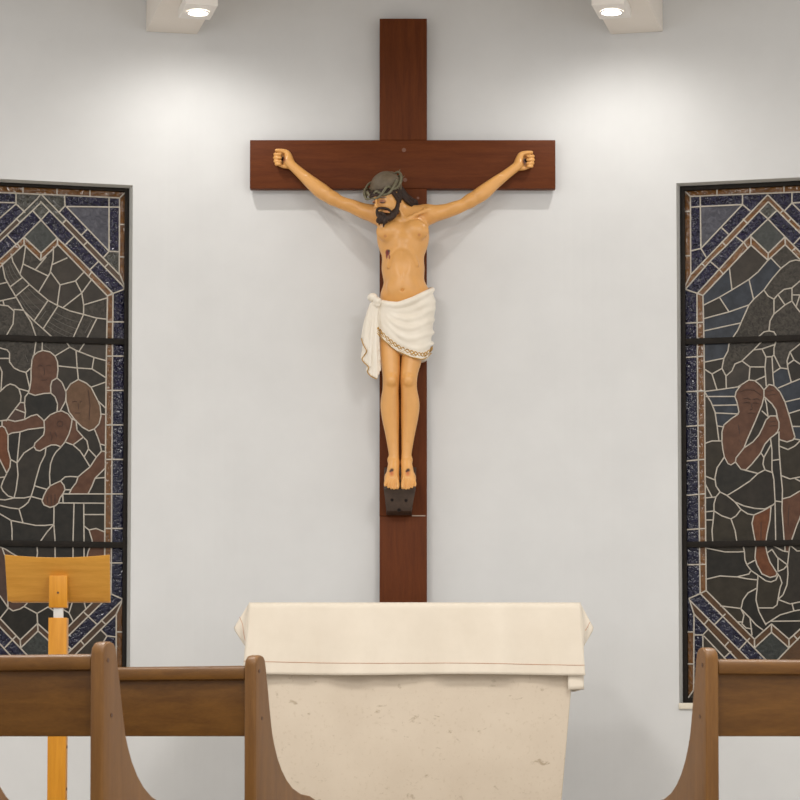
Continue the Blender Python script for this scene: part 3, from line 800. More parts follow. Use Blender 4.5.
for sd, xt, xo in ((-1, xa_t, cx_at(243.5, 670)), (1, xb_t, cx_at(583.5, 670))):
    m.grid(lambda a, b_: (xt + (xo - xt) * b_ + sd * .008 * math.sin(a * 17) * b_, yF + .03 + (yB - yF - .05) * a, zc_top + (zs_hem - zc_top) * b_), 30, 12)
    m.grid(lambda a, b_: (xo + sd * .002 - sd * .075 * a, yF + .004 + .004 * a, zh + .05 + (zs_hem - zh - .05) * b_ - .004 * a), 6, 6)      # camera-facing flap added so the shaded side drop shows bright
    # ear: two sheets meeting in an outward ridge
    tip = (cx_at(233.0, 626) if sd < 0 else cx_at(594.5, 629))
    ze = P(0, 652, yF).z
    vt = .52
    def ear(a, v_, sheet, sd=sd, xt=xt, tip=tip):
        z = zc_top + (ze - zc_top) * v_
        fx = drop_front(0.0 if sd < 0 else 1.0, (zc_top - z) / (zc_top - zh))
        out = abs(tip - xt) * (v_ / vt if v_ <= vt else max(0.0, (1 - v_) / (1 - vt)))
        ridge = Vector((xt + sd * out, yF + .035, z))
        root_ = Vector(fx) if sheet == 0 else Vector((fx[0] - sd * .004, yF + .075, z))
        p = root_.lerp(ridge, a) if abs(ridge.x) > abs(root_.x) or True else root_
        if sheet == 0: p = p + Vector((0, .012 * math.sin(a * math.pi), 0))
        return tuple(p)
    for sh in (0, 1):
        m.grid(lambda a, b_, sh=sh: ear(a, b_, sh), 8, 16)
cl = m.build('altar_cloth', M['cloth'], smooth=True, weld=True)
so = cl.modifiers.new('thickness', 'SOLIDIFY'); so.thickness = .0025; so.offset = 0
tag(cl, 'cream linen cloth with rust stitched hem draped over the stone altar', 'altar cloth')
m = MB()
pts = []
for i in range(81):
    a = i / 80
    p = Vector(drop_front(a, .835 + .035 * (a - .3)))
    pts.append(p + Vector((0, -.0022, 0)))
m.tube(pts, .0011, 5)
m.tube([P(x, y, yF - .006) for x, y in ((239.5, 617), (242.5, 624), (243.7, 634), (246, 644), (249, 652), (251, 660))], .0011, 5)
m.tube([P(x, y, yF + .012) for x, y in ((590, 622), (587, 628), (583.5, 633))], .0011, 5)
cl_st = m.build('hem_stitching', M['stitch'], cl)

# ------------------------------------------------------------------ pews
PEW_T = .037
def pew(C, phi, sgn, length, lab, kneel=False):
    """C: back outer corner of the visible end panel on plan, sgn +1: visible end is the right end"""
    phi = math.radians(phi) * sgn
    f = Vector((math.sin(phi), math.cos(phi), 0))             # facing direction (towards the altar)
    r = Vector((math.cos(phi), -math.sin(phi), 0)) * sgn      # towards the visible end
    Z = Vector((0, 0, 1))
    root = empty('pew', (C.x, C.y, 0))
    def W(a, b_, z): return Vector((C.x, C.y, 0)) + r * a + f * b_ + Z * z
    E = EYE
    front = [(.060, .2335), (.070, .222), (.077, .200), (.083, .170), (.092, .137), (.102, .09), (.114, .04), (.124, .005), (.139, -.0275), (.160, -.064), (.190, -.100), (.225, -.130), (.270, -.156), (.33, -.175), (.40, -.183), (.440, -.195), (.455, -.22), (.452, -.40), (.44, -.62)]
    prof = [(.004, -.62), (.0, .205), (.006, .222), (.020, .234), (.040, .2375)] + front
    for e_i, a0 in enumerate((-PEW_T, -length)):
        m = MB()
        m.prism([W(a0, w_, E + z_) for w_, z_ in prof], r * PEW_T)
        ep = m.build('end_panel', M['pewv'], root, bevel=.006)
        if e_i == 0:
            for (w_, z_) in ((.026, .190), (.046, .052)):
                m = MB()
                p = W(0, w_, E + z_)
                m.tube([p - r * .002, p + r * .0012], .0058, 12)
                m.build('plug', M['plug'], ep)
    def bar(name, prof2, a0, a1, bev=.004):
        m = MB()
        m.prism([W(a0, w_, E + z_) for w_, z_ in prof2], r * (a1 - a0))
        return m.build(name, M['pew'], root, bevel=bev)
    a0, a1 = -length + PEW_T + .001, -PEW_T - .001
    bar('back_panel', [(.022, -.001), (.042, -.001), (.042, .178), (.022, .178)], a0, a1, .003)
    bar('top_rail', [(.004, .166), (.003, .188), (.008, .200), (.020, .206), (.052, .206), (.060, .200), (.062, .172), (.058, .166)], a0, a1, .003)
    bar('seat', [(.05, -.255), (.05, -.228), (.43, -.212), (.440, -.222), (.44, -.245)], a0, a1, .004)
    bar('stretcher', [(.20, -.50), (.24, -.50), (.24, -.42), (.20, -.42)], a0, a1, .003)
    tag(root, lab, 'pew', 'wooden pews')
    return root
def pew_at(px, d, phi, sgn, length, lab):
    X = (px - CX) * d / F
    return pew(Vector((X, CAMY + d, 0)), phi, sgn, length, lab)
pew_at(103, 6.5, 22, 1, 2.6, 'brown wooden pew whose back rail crosses just in front of the golden lectern post')
pew_at(255.4, 7.6, 22, 1, 2.6, 'brown wooden pew whose end panel stands in front of the altar edge')
pew_at(706, 6.94, 15, -1, 2.6, 'brown wooden pew standing in front of the window with the staff holder')
pew_at(-47, 5.45, 22, 1, 2.2, 'brown wooden pew showing only the curved tip of its end panel beside the lectern post')

# ------------------------------------------------------------------ lectern
LY = CAMY + 10.5
lp = P(57, 736, LY)
lec = empty('wooden_lectern', (lp.x, LY, PLAT))
tag(lec, 'golden beech lectern with slanted curved tray on a square height-adjustable post', 'lectern')
zt, zb_ = P(57, 558, LY).z, P(57, 601, LY).z
xl_, xr_ = P(6.5, 580, LY).x, P(111, 580, LY).x
m = MB()
def tray(a, v_, off):
    x = xl_ + (xr_ - xl_) * a - (.012 * max(0, a - .5)) * (1 - v_)
    cv = (2 * a - 1) ** 2
    z = zb_ + (zt - zb_) * v_ + .010 * cv * v_
    y = LY + .05 - .085 * v_ - .020 * cv + off
    return (x, y, z)
NU, NV = 24, 6
vs = [tray(i / NU, j / NV, o_) for o_ in (0, .014) for j in range(NV + 1) for i in range(NU + 1)]
st = (NU + 1) * (NV + 1); fs = []
for j in range(NV):
    for i in range(NU):
        a = j * (NU + 1) + i
        fs.append((a, a + 1, a + NU + 2, a + NU + 1)); fs.append((st + a, st + a + NU + 1, st + a + NU + 2, st + a + 1))
for i in range(NU):
    fs.append((i, st + i, st + i + 1, i + 1)); a = NV * (NU + 1) + i; fs.append((a, a + 1, st + a + 1, st + a))
for j in range(NV):
    a = j * (NU + 1); fs.append((a, a + NU + 1, st + a + NU + 1, st + a)); a += NU; fs.append((a, st + a, st + a + NU + 1, a + NU + 1))
m.add(vs, fs)
tray_o = m.build('tray', M['beech'], lec, bevel=.002)
m = MB(); 
m.box((lp.x, LY + .085, zb_ + .004), ((xr_ - xl_) / 2 - .01, .022, .006)); m.build('book_ledge', M['beech'], lec, bevel=.002)
hwp = (P(66.6, 600, LY).x - P(48.4, 600, LY).x) / 2
pc = P(57.5, 640, LY - .03).x
z1, z2, z3, z4 = P(57, 576, LY).z, P(57, 608, LY).z, P(57, 618, LY).z, PLAT + .03
m = MB(); m.box((pc, LY - .004, (z1 + z2) / 2), (hwp, .022, (z1 - z2) / 2)); up = m.build('upper_post', M['beechv'], lec, bevel=.002)
m = MB(); m.tube([(pc, LY - .0275, P(57, 593, LY).z), (pc, LY - .0235, P(57, 593, LY).z)], .0045, 12); m.build('screw_plug', M['plug'], up)
m = MB(); m.box((pc, LY - .004, (z2 + z3) / 2), (hwp * .52, .012, abs(z2 - z3) / 2 + .03)); m.build('steel_rod', M['steel'], lec, bevel=.002)
m = MB(); m.box((pc, LY - .004, (z3 + z4) / 2), (hwp, .03, (z3 - z4) / 2)); lo_ = m.build('lower_post', M['beechv'], lec, bevel=.002)
for py in (747, 789):
    zz = P(57, py, LY).z
    m = MB(); m.tube([(pc - hwp - .003, LY - .004, zz), (pc + hwp + .003, LY - .004, zz)], .006, 10); m.build('peg', M['plug'], lo_)
m = MB(); m.box((pc, LY - .004, PLAT + .015), (.19, .15, .0148)); m.build('base', M['beech'], lec, bevel=.004)
# ------------------------------------------------------------------ crucifix
PX = 13.5 / F                                             # metres per pixel at the figure
M['skin'], nt, b = mat_new('varnished painted flesh')
at = nt.nodes.new('ShaderNodeAttribute'); at.attribute_name = 'paint'
cr, nz, mp = noise_col(nt, (.93, .92, .90), (1, 1, 1), (1, 1, 1), 14, 4)
mx = nt.nodes.new('ShaderNodeMixRGB'); mx.blend_type = 'MULTIPLY'; mx.inputs[0].default_value = 1
nt.links.new(at.outputs['Color'], mx.inputs[1]); nt.links.new(cr.outputs[0], mx.inputs[2])
nt.links.new(mx.outputs[0], b.inputs['Base Color'])
b.inputs['Roughness'].default_value = .38; b.inputs['Coat Weight'].default_value = .22; b.inputs['Coat Roughness'].default_value = .28
M['hair'] = simple('dark brown painted hair', (.022, .011, .007), (.045, .024, .016), .45, 60, bs=.3, bd=.002, spec=.3)
M['scalp'] = simple('grey brown painted hair', (.105, .078, .048), (.165, .125, .080), .55, 40, bs=.3, bd=.002)
M['thorn'] = simple('olive grey thorn vine', (.120, .108, .062), (.20, .18, .11), .5, 40)
M['loin'] = simple('ivory painted drapery', (.78, .71, .60), (.84, .78, .68), .45, 8, coat=.2)
M['gold'] = simple('old gold paint', (.42, .22, .04), (.58, .34, .08), .35, 40, metal=.35)
M['block'] = simple('dark stained block', (.045, .028, .020), (.085, .055, .040), .5, 22, bs=.1)
M['iron'] = simple('dark iron', (.010, .007, .006), (.018, .012, .010), .6, 40, spec=.1)
M['wax'] = simple('pale filler', (.42, .33, .26), (.5, .4, .32), .6, 30)

CF, CB = .075, .022                                       # front and back of the cross, in front of the wall
cz = P(403, 700, -.05).z
cru = empty('crucifix', (0, -CF, P(403, 640, -CF).z))
tag(cru, 'dark red wooden wall crucifix carrying a painted carved figure with white loincloth', 'crucifix')
def slab(name, x0, x1, y0, y1, mat, par, f=CF, bk=CB, bev=.003):
    a, c = PD(x0, y0, f), PD(x1, y1, f)
    m = MB(); m.box(((a.x + c.x) / 2, -(f + bk) / 2, (a.z + c.z) / 2), (abs(c.x - a.x) / 2, (f - bk) / 2, abs(c.z - a.z) / 2))
    return m.build(name, mat, par, bevel=bev)
slab('upright_beam', 379.6, 427, 18.5, 139.9, M['crossv'], cru)
slab('upright_beam', 379.6, 427, 188.6, 516, M['crossv'], cru)
slab('upright_beam', 379.6, 427, 516.3, 640, M['crossv'], cru, f=CF + .003)
slab('crossbeam', 250, 555.5, 140, 188.5, M['cross'], cru)
plugm = simple('matching wood plug', (.17, .07, .04), (.21, .09, .05), .55, 30)
for (x, y) in ((404, 150), (405, 180), (418, 198)):
    m = MB(); p = PD(x, y, CF); m.tube([p + Vector((0, .002, 0)), p - Vector((0, .0012, 0))], .011 if y < 190 else .007, 14); m.build('bolt_cover', plugm, cru)
for (x, y) in ((282.5, 160), (526, 161.5)):
    m = MB(); p = PD(x, y, CF); m.tube([p + Vector((0, .002, 0)), p - Vector((0, .036, 0)), p - Vector((0, .038, 0))], [.009, .009, .006], 10); m.build('nail', M['iron'], cru)
# foot block: wedge with sloping top
a1 = [PD(385.0, 515.5, CF), PD(415, 515.5, CF)]
m = MB()
tops = [(384.3, 467, .079), (416.3, 467, .079)]; fr = [(383.6, 488.5, .215), (415.8, 488.5, .215)]; bt = [(386.5, 511, .165), (411.5, 511, .165)]; bb = [(386.5, 515.5, .0755), (411.5, 515.5, .0755)]
def up8(l): return [PD(*t) for t in l]
T_, F_, B_, BB = up8(tops), up8(fr), up8(bt), up8(bb)
vs = T_ + F_ + B_ + BB
m.add(vs, [(0, 2, 3, 1), (2, 4, 5, 3), (4, 6, 7, 5), (6, 0, 1, 7), (0, 6, 4, 2), (1, 3, 5, 7)])
fb = m.build('foot_block', M['block'], cru, bevel=.003)
m = MB()
for (x, y, dp, rr) in ((392, 500, .192, .008), (406, 500.5, .192, .008), (399, 510.2, .169, .009)):
    m = MB(); p = PD(x, y, dp); m.tube([p + Vector((0, .004, 0)), p - Vector((0, .0045, 0))], rr, 10); m.build('bolt', M['iron'], fb)

m = MB(); a = PD(412, 515.8, CF + .0032); c = PD(425.5, 515.8, CF + .0032); m.tube([a, c], .0028, 6); m.build('joint_filler', M['wax'], cru)

# --- signed distance sculpting, polygonised with surface nets
class SDF:
    def __init__(s, lo, hi, h):
        s.lo = np.array(lo, float); s.h = h
        s.n = np.ceil((np.array(hi) - s.lo) / h).astype(int) + 1
        s.D = np.full(s.n, .06, np.float32)
    def sub(s, lo, hi):
        i0 = np.maximum(np.floor((np.array(lo) - s.lo) / s.h).astype(int), 0)
        i1 = np.minimum(np.ceil((np.array(hi) - s.lo) / s.h).astype(int) + 1, s.n)
        if (i1 <= i0).any(): return None
        ax = [(s.lo[k] + s.h * np.arange(i0[k], i1[k])).astype(np.float32) for k in range(3)]
        return tuple(slice(i0[k], i1[k]) for k in range(3)), np.meshgrid(*ax, indexing='ij', sparse=True)
    def comb(s, sl, d, k, op):
        A = s.D[sl]
        if op == 'sub': d = -d
        if op == 'add':
            hh = np.maximum(k - np.abs(A - d), 0) / k if k > 0 else 0
            s.D[sl] = np.minimum(A, d) - hh * hh * k / 4
        else:
            hh = np.maximum(k - np.abs(A - d), 0) / k if k > 0 else 0
            s.D[sl] = np.maximum(A, d) + hh * hh * k / 4
    def cone(s, a, b, ra, rb, k=.01, op='add'):
        a, b = np.array(a, float), np.array(b, float)
        m_ = max(ra, rb) + max(k, .0) + 3 * s.h
        r_ = s.sub(np.minimum(a, b) - m_, np.maximum(a, b) + m_)
        if r_ is None: return
        sl, (X, Y, Z) = r_
        ab = b - a; L2 = max(float(ab @ ab), 1e-12)
        t = np.clip(((X - a[0]) * ab[0] + (Y - a[1]) * ab[1] + (Z - a[2]) * ab[2]) / L2, 0, 1)
        d = np.sqrt((X - a[0] - t * ab[0]) ** 2 + (Y - a[1] - t * ab[1]) ** 2 + (Z - a[2] - t * ab[2]) ** 2) - (ra + (rb - ra) * t)
        s.comb(sl, d, k, op)
    def chain(s, pts, k=.01, op='add', sub=4):
        """pts: (px, py, depth, radius px); one smooth limb along a spline"""
        A = np.array([[*PD(*p[:3]), p[3] * PX] for p in pts], float)
        if len(A) > 2 and sub > 1:
            E = np.vstack([2 * A[0] - A[1], A, 2 * A[-1] - A[-2]])
            out = []
            for i in range(1, len(E) - 2):
                p0, p1, p2, p3 = E[i - 1], E[i], E[i + 1], E[i + 2]
                for j in range(sub):
                    t = j / sub
                    out.append(.5 * (2 * p1 + (p2 - p0) * t + (2 * p0 - 5 * p1 + 4 * p2 - p3) * t * t + (3 * p1 - p0 - 3 * p2 + p3) * t ** 3))
            out.append(A[-1]); A = np.array(out)
        m_ = A[:, 3].max() + k + 3 * s.h
        r_ = s.sub(A[:, :3].min(0) - m_, A[:, :3].max(0) + m_)
        if r_ is None: return
        sl, _ = r_
        T = SDF.__new__(SDF); T.h = s.h; T.lo = s.lo + s.h * np.array([q_.start for q_ in sl]); T.n = np.array([q_.stop - q_.start for q_ in sl])
        T.D = np.full(T.n, .08, np.float32)
        mar = k + 3 * s.h
        for p, q_ in zip(A[:-1], A[1:]):
            a, b = p[:3], q_[:3]
            rr = max(p[3], q_[3]) + mar
            g = T.sub(np.minimum(a, b) - rr, np.maximum(a, b) + rr)
            if g is None: continue
            s2, (X, Y, Z) = g
            ab = b - a; L2 = max(float(ab @ ab), 1e-12)
            t = np.clip(((X - a[0]) * ab[0] + (Y - a[1]) * ab[1] + (Z - a[2]) * ab[2]) / L2, 0, 1)
            d = np.sqrt((X - a[0] - t * ab[0]) ** 2 + (Y - a[1] - t * ab[1]) ** 2 + (Z - a[2] - t * ab[2]) ** 2) - (p[3] + (q_[3] - p[3]) * t)
            T.D[s2] = np.minimum(T.D[s2], d)
        s.comb(sl, T.D, k, op)
    def ell(s, c, r, k=.01, op='add', rot=None):
        """c: (px, py, depth), r: px radii in x, z(up), depth; rot: tilt in the picture plane"""
        c = np.array(PD(*c)); rx, rz, ry = [v * PX for v in r]
        m_ = max(rx, ry, rz) + k + 3 * s.h
        r_ = s.sub(c - m_, c + m_)
        if r_ is None: return
        sl, (X, Y, Z) = r_
        x, y, z = X - c[0], Y - c[1], Z - c[2]
        if rot:
            ca, sa = math.cos(rot), math.sin(rot)
            x, z = x * ca + z * sa, -x * sa + z * ca
        k0 = np.sqrt((x / rx) ** 2 + (y / ry) ** 2 + (z / rz) ** 2)
        k1 = np.sqrt((x / rx ** 2) ** 2 + (y / ry ** 2) ** 2 + (z / rz ** 2) ** 2)
        d = k0 * (k0 - 1) / np.maximum(k1, 1e-6)
        s.comb(sl, d.astype(np.float32), k, op)
    def surface(s):
        D = s.D; n = D.shape
        ins = D < 0
        cs = tuple(slice(0, n[k] - 1) for k in range(3))
        cnt = np.zeros([v - 1 for v in n], np.int8)
        for dx in (0, 1):
            for dy in (0, 1):
                for dz in (0, 1):
                    cnt += ins[dx:n[0] - 1 + dx, dy:n[1] - 1 + dy, dz:n[2] - 1 + dz]
        act = (cnt > 0) & (cnt < 8)
        ci = np.argwhere(act)
        vid = np.full(act.shape, -1, np.int64); vid[act] = np.arange(len(ci))
        acc = np.zeros((len(ci), 3)); num = np.zeros(len(ci))
        offs = [(i, j, k) for i in (0, 1) for j in (0, 1) for k in (0, 1)]
        for a in offs:
            for ax in range(3):
                if a[ax] == 1: continue
                b = list(a); b[ax] = 1
                da = D[ci[:, 0] + a[0], ci[:, 1] + a[1], ci[:, 2] + a[2]]
                db = D[ci[:, 0] + b[0], ci[:, 1] + b[1], ci[:, 2] + b[2]]
                cr_ = (da < 0) != (db < 0)
                t = np.where(cr_, da / np.where(cr_, da - db, 1), 0)
                pos = np.array(a, float)[None, :].repeat(len(ci), 0)
                pos[:, ax] += t
                acc[cr_] += pos[cr_]; num[cr_] += 1
        V = s.lo + s.h * (ci + acc / num[:, None])
        quads = []
        for ax in range(3):
            o1, o2 = [k for k in range(3) if k != ax]
            sa = [slice(None)] * 3; sb = [slice(None)] * 3
            sa[ax] = slice(0, n[ax] - 1); sb[ax] = slice(1, n[ax])
            cross = ins[tuple(sa)] != ins[tuple(sb)]
            e = np.argwhere(cross)
            ok = (e[:, o1] > 0) & (e[:, o2] > 0) & (e[:, o1] < n[o1] - 1) & (e[:, o2] < n[o2] - 1)
            e = e[ok]
            flip = ins[tuple(sa)][e[:, 0], e[:, 1], e[:, 2]]
            def vv(d1, d2):
                c = e.copy(); c[:, o1] -= d1; c[:, o2] -= d2
                return vid[c[:, 0], c[:, 1], c[:, 2]]
            qd = np.stack([vv(1, 1), vv(0, 1), vv(0, 0), vv(1, 0)], 1)
            if ax == 1: flip = ~flip
            qd[~flip] = qd[~flip][:, ::-1]
            quads.append(qd)
        return V, np.concatenate(quads)
    def build(s, name, mat, parent, relax=1):
        V, Q = s.surface()
        for _ in range(relax):
            acc = np.zeros_like(V); num = np.zeros(len(V))
            for i in range(4):
                a, b = Q[:, i], Q[:, (i + 1) % 4]
                np.add.at(acc, a, V[b]); np.add.at(num, a, 1)
                np.add.at(acc, b, V[a]); np.add.at(num, b, 1)
            V = V * .5 + .5 * acc / np.maximum(num, 1)[:, None]
        me = bpy.data.meshes.new(name)
        me.vertices.add(len(V)); me.vertices.foreach_set('co', V.astype(np.float32).ravel())
        me.loops.add(Q.size); me.loops.foreach_set('vertex_index', Q.astype(np.int32).ravel())
        me.polygons.add(len(Q)); me.polygons.foreach_set('loop_start', np.arange(0, Q.size, 4, dtype=np.int32))
        me.polygons.foreach_set('loop_total', np.full(len(Q), 4, np.int32))
        me.update(calc_edges=True); me.validate()
        o = link(name, me, mat, parent, smooth=True)
        return o, V

def box_of(x0, x1, y0, y1, d0, d1):
    a, b_ = PD(x0, y1, d0), PD(x1, y0, d1)
    c, d = PD(x0, y1, d1), PD(x1, y0, d0)
    return ([min(a.x, c.x), -d1, min(a.z, c.z)], [max(b_.x, d.x), -d0, max(b_.z, d.z)])

# ------------------------------------------------ body
lo, hi = box_of(268, 539, 143, 494, .070, .345)
B = SDF(lo, hi, .0035)
TD = .165
# torso
B.ell((403, 236, TD + .01), (26.5, 29, 17), k=.03)
B.chain([(403, 246, TD + .01, 21.5), (403, 262, TD + .01, 19.6), (403.5, 274, TD + .008, 19.4)], k=.03)
B.ell((405.5, 297, TD), (25.5, 21, 17), k=.05)
B.ell((403, 268, TD), (21, 20, 15), k=.03)
# shoulders, back of the neck
for sx, sy in ((379, 215), (427.5, 214.5)):
    B.ell((sx, sy, TD), (11, 10, 10), k=.035)
B.chain([(384, 214, TD - .005, 7), (401, 213, TD, 8), (422, 213, TD - .005, 7)], k=.03)
B.chain([(404.5, 222, TD, 9), (400, 210, TD + .02, 8), (394, 197, TD + .045, 8)], k=.025)
# pectorals
B.ell((389.5, 231, TD + .083), (13.5, 10.5, 7.4), k=.016, rot=.15)
B.ell((416, 230, TD + .083), (13, 10.5, 7.4), k=.016, rot=-.15)
B.chain([(402, 222, TD + .133, .9), (402, 240, TD + .133, .9)], k=.014, op='sub')
# collar bones
B.chain([(399.5, 220, TD + .083, 1.8), (388, 216.5, TD + .075, 2.0), (378, 212, TD + .05, 2.2)], k=.014)
B.chain([(406, 219.5, TD + .083, 1.8), (417, 214, TD + .075, 2.0), (427, 210, TD + .05, 2.2)], k=.014)
# neck cord
B.chain([(397, 204, TD + .085, 1.8), (404, 219, TD + .08, 1.6)], k=.014)
# hollow under the costal arch, ribs, belly
B.ell((402, 264, TD + .146), (12.5, 14.5, 8.5), k=.016, op='sub')
B.chain([(387.5, 266, TD + .082, 1.9), (391, 255, TD + .096, 2.1), (398, 248, TD + .104, 2.2), (405, 248, TD + .104, 2.2), (412, 254, TD + .096, 2.1), (417, 264, TD + .082, 1.9)], k=.016)
B.ell((402.8, 287, TD + .070), (15, 11.5, 6), k=.03)
B.chain([(402.6, 252, TD + .116, .5), (402.6, 280, TD + .108, .5)], k=.010, op='sub')
B.ell((402.4, 290, TD + .104), (1.9, 1.3, 2.5), k=.006, op='sub')
for nx_, ny_ in ((385.2, 236), (419.2, 234.8)):
    B.ell((nx_, ny_, TD + .104), (1.3, 1.3, 1.3), k=.005)
# arms (left of the picture, then right)
def arm(ch):
    B.chain(ch, k=.016)
arm([(378, 214, TD, 9.2), (366, 211.8, TD, 8.2), (352, 206.6, TD, 6.7), (341, 202.5, TD, 6.4), (333, 198.5, TD, 6.6)])
arm([(333, 198.5, TD, 6.6), (322, 191.5, TD - .008, 7.9), (311, 182.5, TD - .02, 6.7), (300, 172.8, TD - .035, 5.2), (291.5, 165, TD - .045, 4.7), (288, 161, TD - .048, 5)])
arm([(429, 214.5, TD, 9.2), (440, 212.5, TD, 8.0), (454, 209, TD, 6.6), (463, 205, TD, 6.4), (470, 201, TD, 6.6)])
arm([(470, 201, TD, 6.6), (482, 193.5, TD - .008, 7.7), (493, 184.5, TD - .02, 6.4), (505, 175.5, TD - .035, 5.1), (516, 167, TD - .045, 4.7), (519, 163.5, TD - .048, 5)])
# biceps and forearm muscle
B.ell((354, 204.8, TD + .012), (11, 4.2, 5), k=.012, rot=-.38)
B.ell((452, 206.5, TD + .012), (11, 4.2, 5), k=.012, rot=.38)
B.chain([(327, 191, TD + .018, 3), (308, 176.5, TD - .006, 2)], k=.012)
B.chain([(477, 193.5, TD + .018, 3), (499, 176, TD - .006, 2)], k=.012)
# hands: cupped fists, palm to the viewer
def hand(mx_, dy):
    def X(x): return x if mx_ is None else mx_ - x
    pal = .088
    B.ell((X(283), 158.8 + dy, pal), (8.5, 9.2, 2.6), k=.008)
    B.chain([(X(290.5), 163.5 + dy, .112, 4.4), (X(288.5), 157 + dy, .116, 4.0), (X(286.5), 152.6 + dy, .118, 2.9), (X(281), 150.6 + dy, .122, 2.0), (X(276.5), 150.4 + dy, .123, 1.7)], k=.006)
    B.chain([(X(289), 166 + dy, .108, 3.0), (X(283.5), 166.2 + dy, .106, 2.1), (X(279), 164.6 + dy, .104, 1.8)], k=.006)
    for i, (yy, x0, xt) in enumerate(((154.3, 275.4, 280.2), (157.8, 275.2, 280.6), (161.2, 275.6, 280.6), (164.2, 276.6, 280.2))):
        ch = [(X(278.5), yy + dy, .092, 1.7), (X(x0), yy + dy, .100, 1.75), (X(x0 - .2), yy + dy, .116, 1.7), (X((x0 + xt) / 2), yy + dy, .125, 1.6), (X(xt), yy + dy, .124, 1.5)]
        B.chain(ch, k=.0025)
hand(None, 0)
hand(808.0, 2.0)
# legs
def leg(ch, k=.004): B.chain(ch, k=k)
leg([(391.5, 312, TD, 14), (390.2, 335, TD + .012, 12.2), (390, 355, TD + .024, 10.6), (391, 372, TD + .036, 8.9), (391, 381, TD + .040, 8.4), (390.6, 390, TD + .030, 8.2), (389.8, 404, TD + .014, 9.4), (390.6, 418, TD + .008, 8.7), (392.4, 437, TD + .006, 6.6), (393.9, 455, TD + .010, 5.1), (394, 463, TD + .014, 5.4)])
leg([(417.5, 310, TD, 14.5), (415, 335, TD + .012, 12.4), (412.3, 355, TD + .024, 10.8), (409.4, 372, TD + .036, 8.9), (408.7, 381, TD + .040, 8.4), (409, 390, TD + .030, 8.2), (410.2, 404, TD + .014, 9.4), (409.5, 418, TD + .008, 8.7), (407.8, 437, TD + .006, 6.6), (406.4, 455, TD + .010, 5.1), (406.2, 463, TD + .014, 5.4)])
for kx in (391.2, 408.6):
    B.ell((kx, 380, TD + .078), (4.6, 5.6, 3.4), k=.016)                       # knee caps
    B.chain([(kx, 388, TD + .062, 1.6), (kx + (1.4 if kx < 400 else -1.4), 440, TD + .032, 1.0)], k=.012)   # shins
for ax_, sg in ((388.6, -1), (411.4, 1)):
    B.ell((ax_ - sg * .2, 460, TD + .012), (1.2, 2.4, 2.2), k=.016)            # ankle bones
# feet, pointing down along the sloping block
GAPS = []
def foot(x0, sg):
    # x0 inner ankle line, sg = +1 for the foot whose outer side is to the right
    B.chain([(x0, 462, TD + .014, 5.4), (x0 + sg * .9, 470, TD + .040, 6.2), (x0 + sg * 1.8, 479, TD + .066, 6.2)], k=.006)
    B.ell((x0 + sg * 2.2, 478.5, TD + .060), (7.6, 8.5, 4.2), k=.008)
    for i in range(5):
        tx = x0 - sg * 3.2 + sg * i * 2.95
        ln_ = (488.8, 489.4, 489.0, 488.0, 486.4)[i]
        r_ = (2.2, 1.55, 1.5, 1.45, 1.4)[i]
        B.chain([(tx * .6 + (x0 + sg * 1.2) * .4, 474, TD + .074, 1.6), (tx, 482.5, TD + .098, r_), (tx, ln_ - r_ * .7, TD + .106, r_)], k=.003)
foot(394, -1)
for x0, sg in ((394, -1), (406.3, 1)):
    for i in range(4):                                                        # gaps between the toes
        gx_ = x0 - sg * 3.2 + sg * (i + (.58 if i == 0 else .5)) * 2.95
        GAPS.append([(gx_ * .75 + x0 * .25, 478.5, TD + .096, .35), (gx_, 483, TD + .106, .8), (gx_, 490.5, TD + .114, .9)])
foot(406.3, 1)
for g_ in GAPS: B.chain(g_, k=.003, op='sub')
# head: skull, face turned down to the left
B.ell((386.5, 189, .235), (13.5, 15, 15), k=.02, rot=.35)
B.ell((384.5, 203, .262), (10.6, 13.5, 10.5), k=.02, rot=.12)
B.chain([(384, 213, .275, 6.0), (386, 217, .27, 5)], k=.015)
B.ell((391, 205, .262), (6, 9, 7), k=.015)
B.chain([(372.8, 198.2, .300, 1.6), (377, 197.4, .312, 1.8), (386, 196.4, .305, 1.9)], k=.008)       # brow
B.chain([(376.4, 199, .312, 1.3), (375.9, 203, .323, 1.5), (376.3, 206.4, .330, 1.9)], k=.006)       # nose
B.ell((378.6, 206.8, .320), (1.5, 1.2, 1.5), k=.004)
B.ell((374.6, 206.8, .318), (1.2, 1.1, 1.5), k=.004)
B.ell((382.4, 201.4, .322), (3.6, 2.3, 3.2), k=.006, op='sub')
B.ell((373.4, 202.2, .313), (2.0, 2.0, 3.0), k=.006, op='sub')
B.ell((382.3, 201.6, .306), (2.3, 1.7, 1.9), k=.003)
B.ell((373.8, 202.2, .304), (1.6, 1.6, 1.7), k=.003)
B.ell((386.5, 206, .298), (4.5, 3.6, 3.6), k=.012)                                                    # cheek
B.chain([(383.5, 211.4, .322, 1.1), (386.3, 211.6, .320, 1.4), (389.2, 212.2, .310, 1.1)], k=.004)      # lips
B.ell((399, 200, .222), (2.2, 4.5, 3), k=.006)                                                        # ear
body, V = B.build('carved_figure', M['skin'], cru)
body['label'] = 'varnished flesh coloured carved figure with outstretched arms'
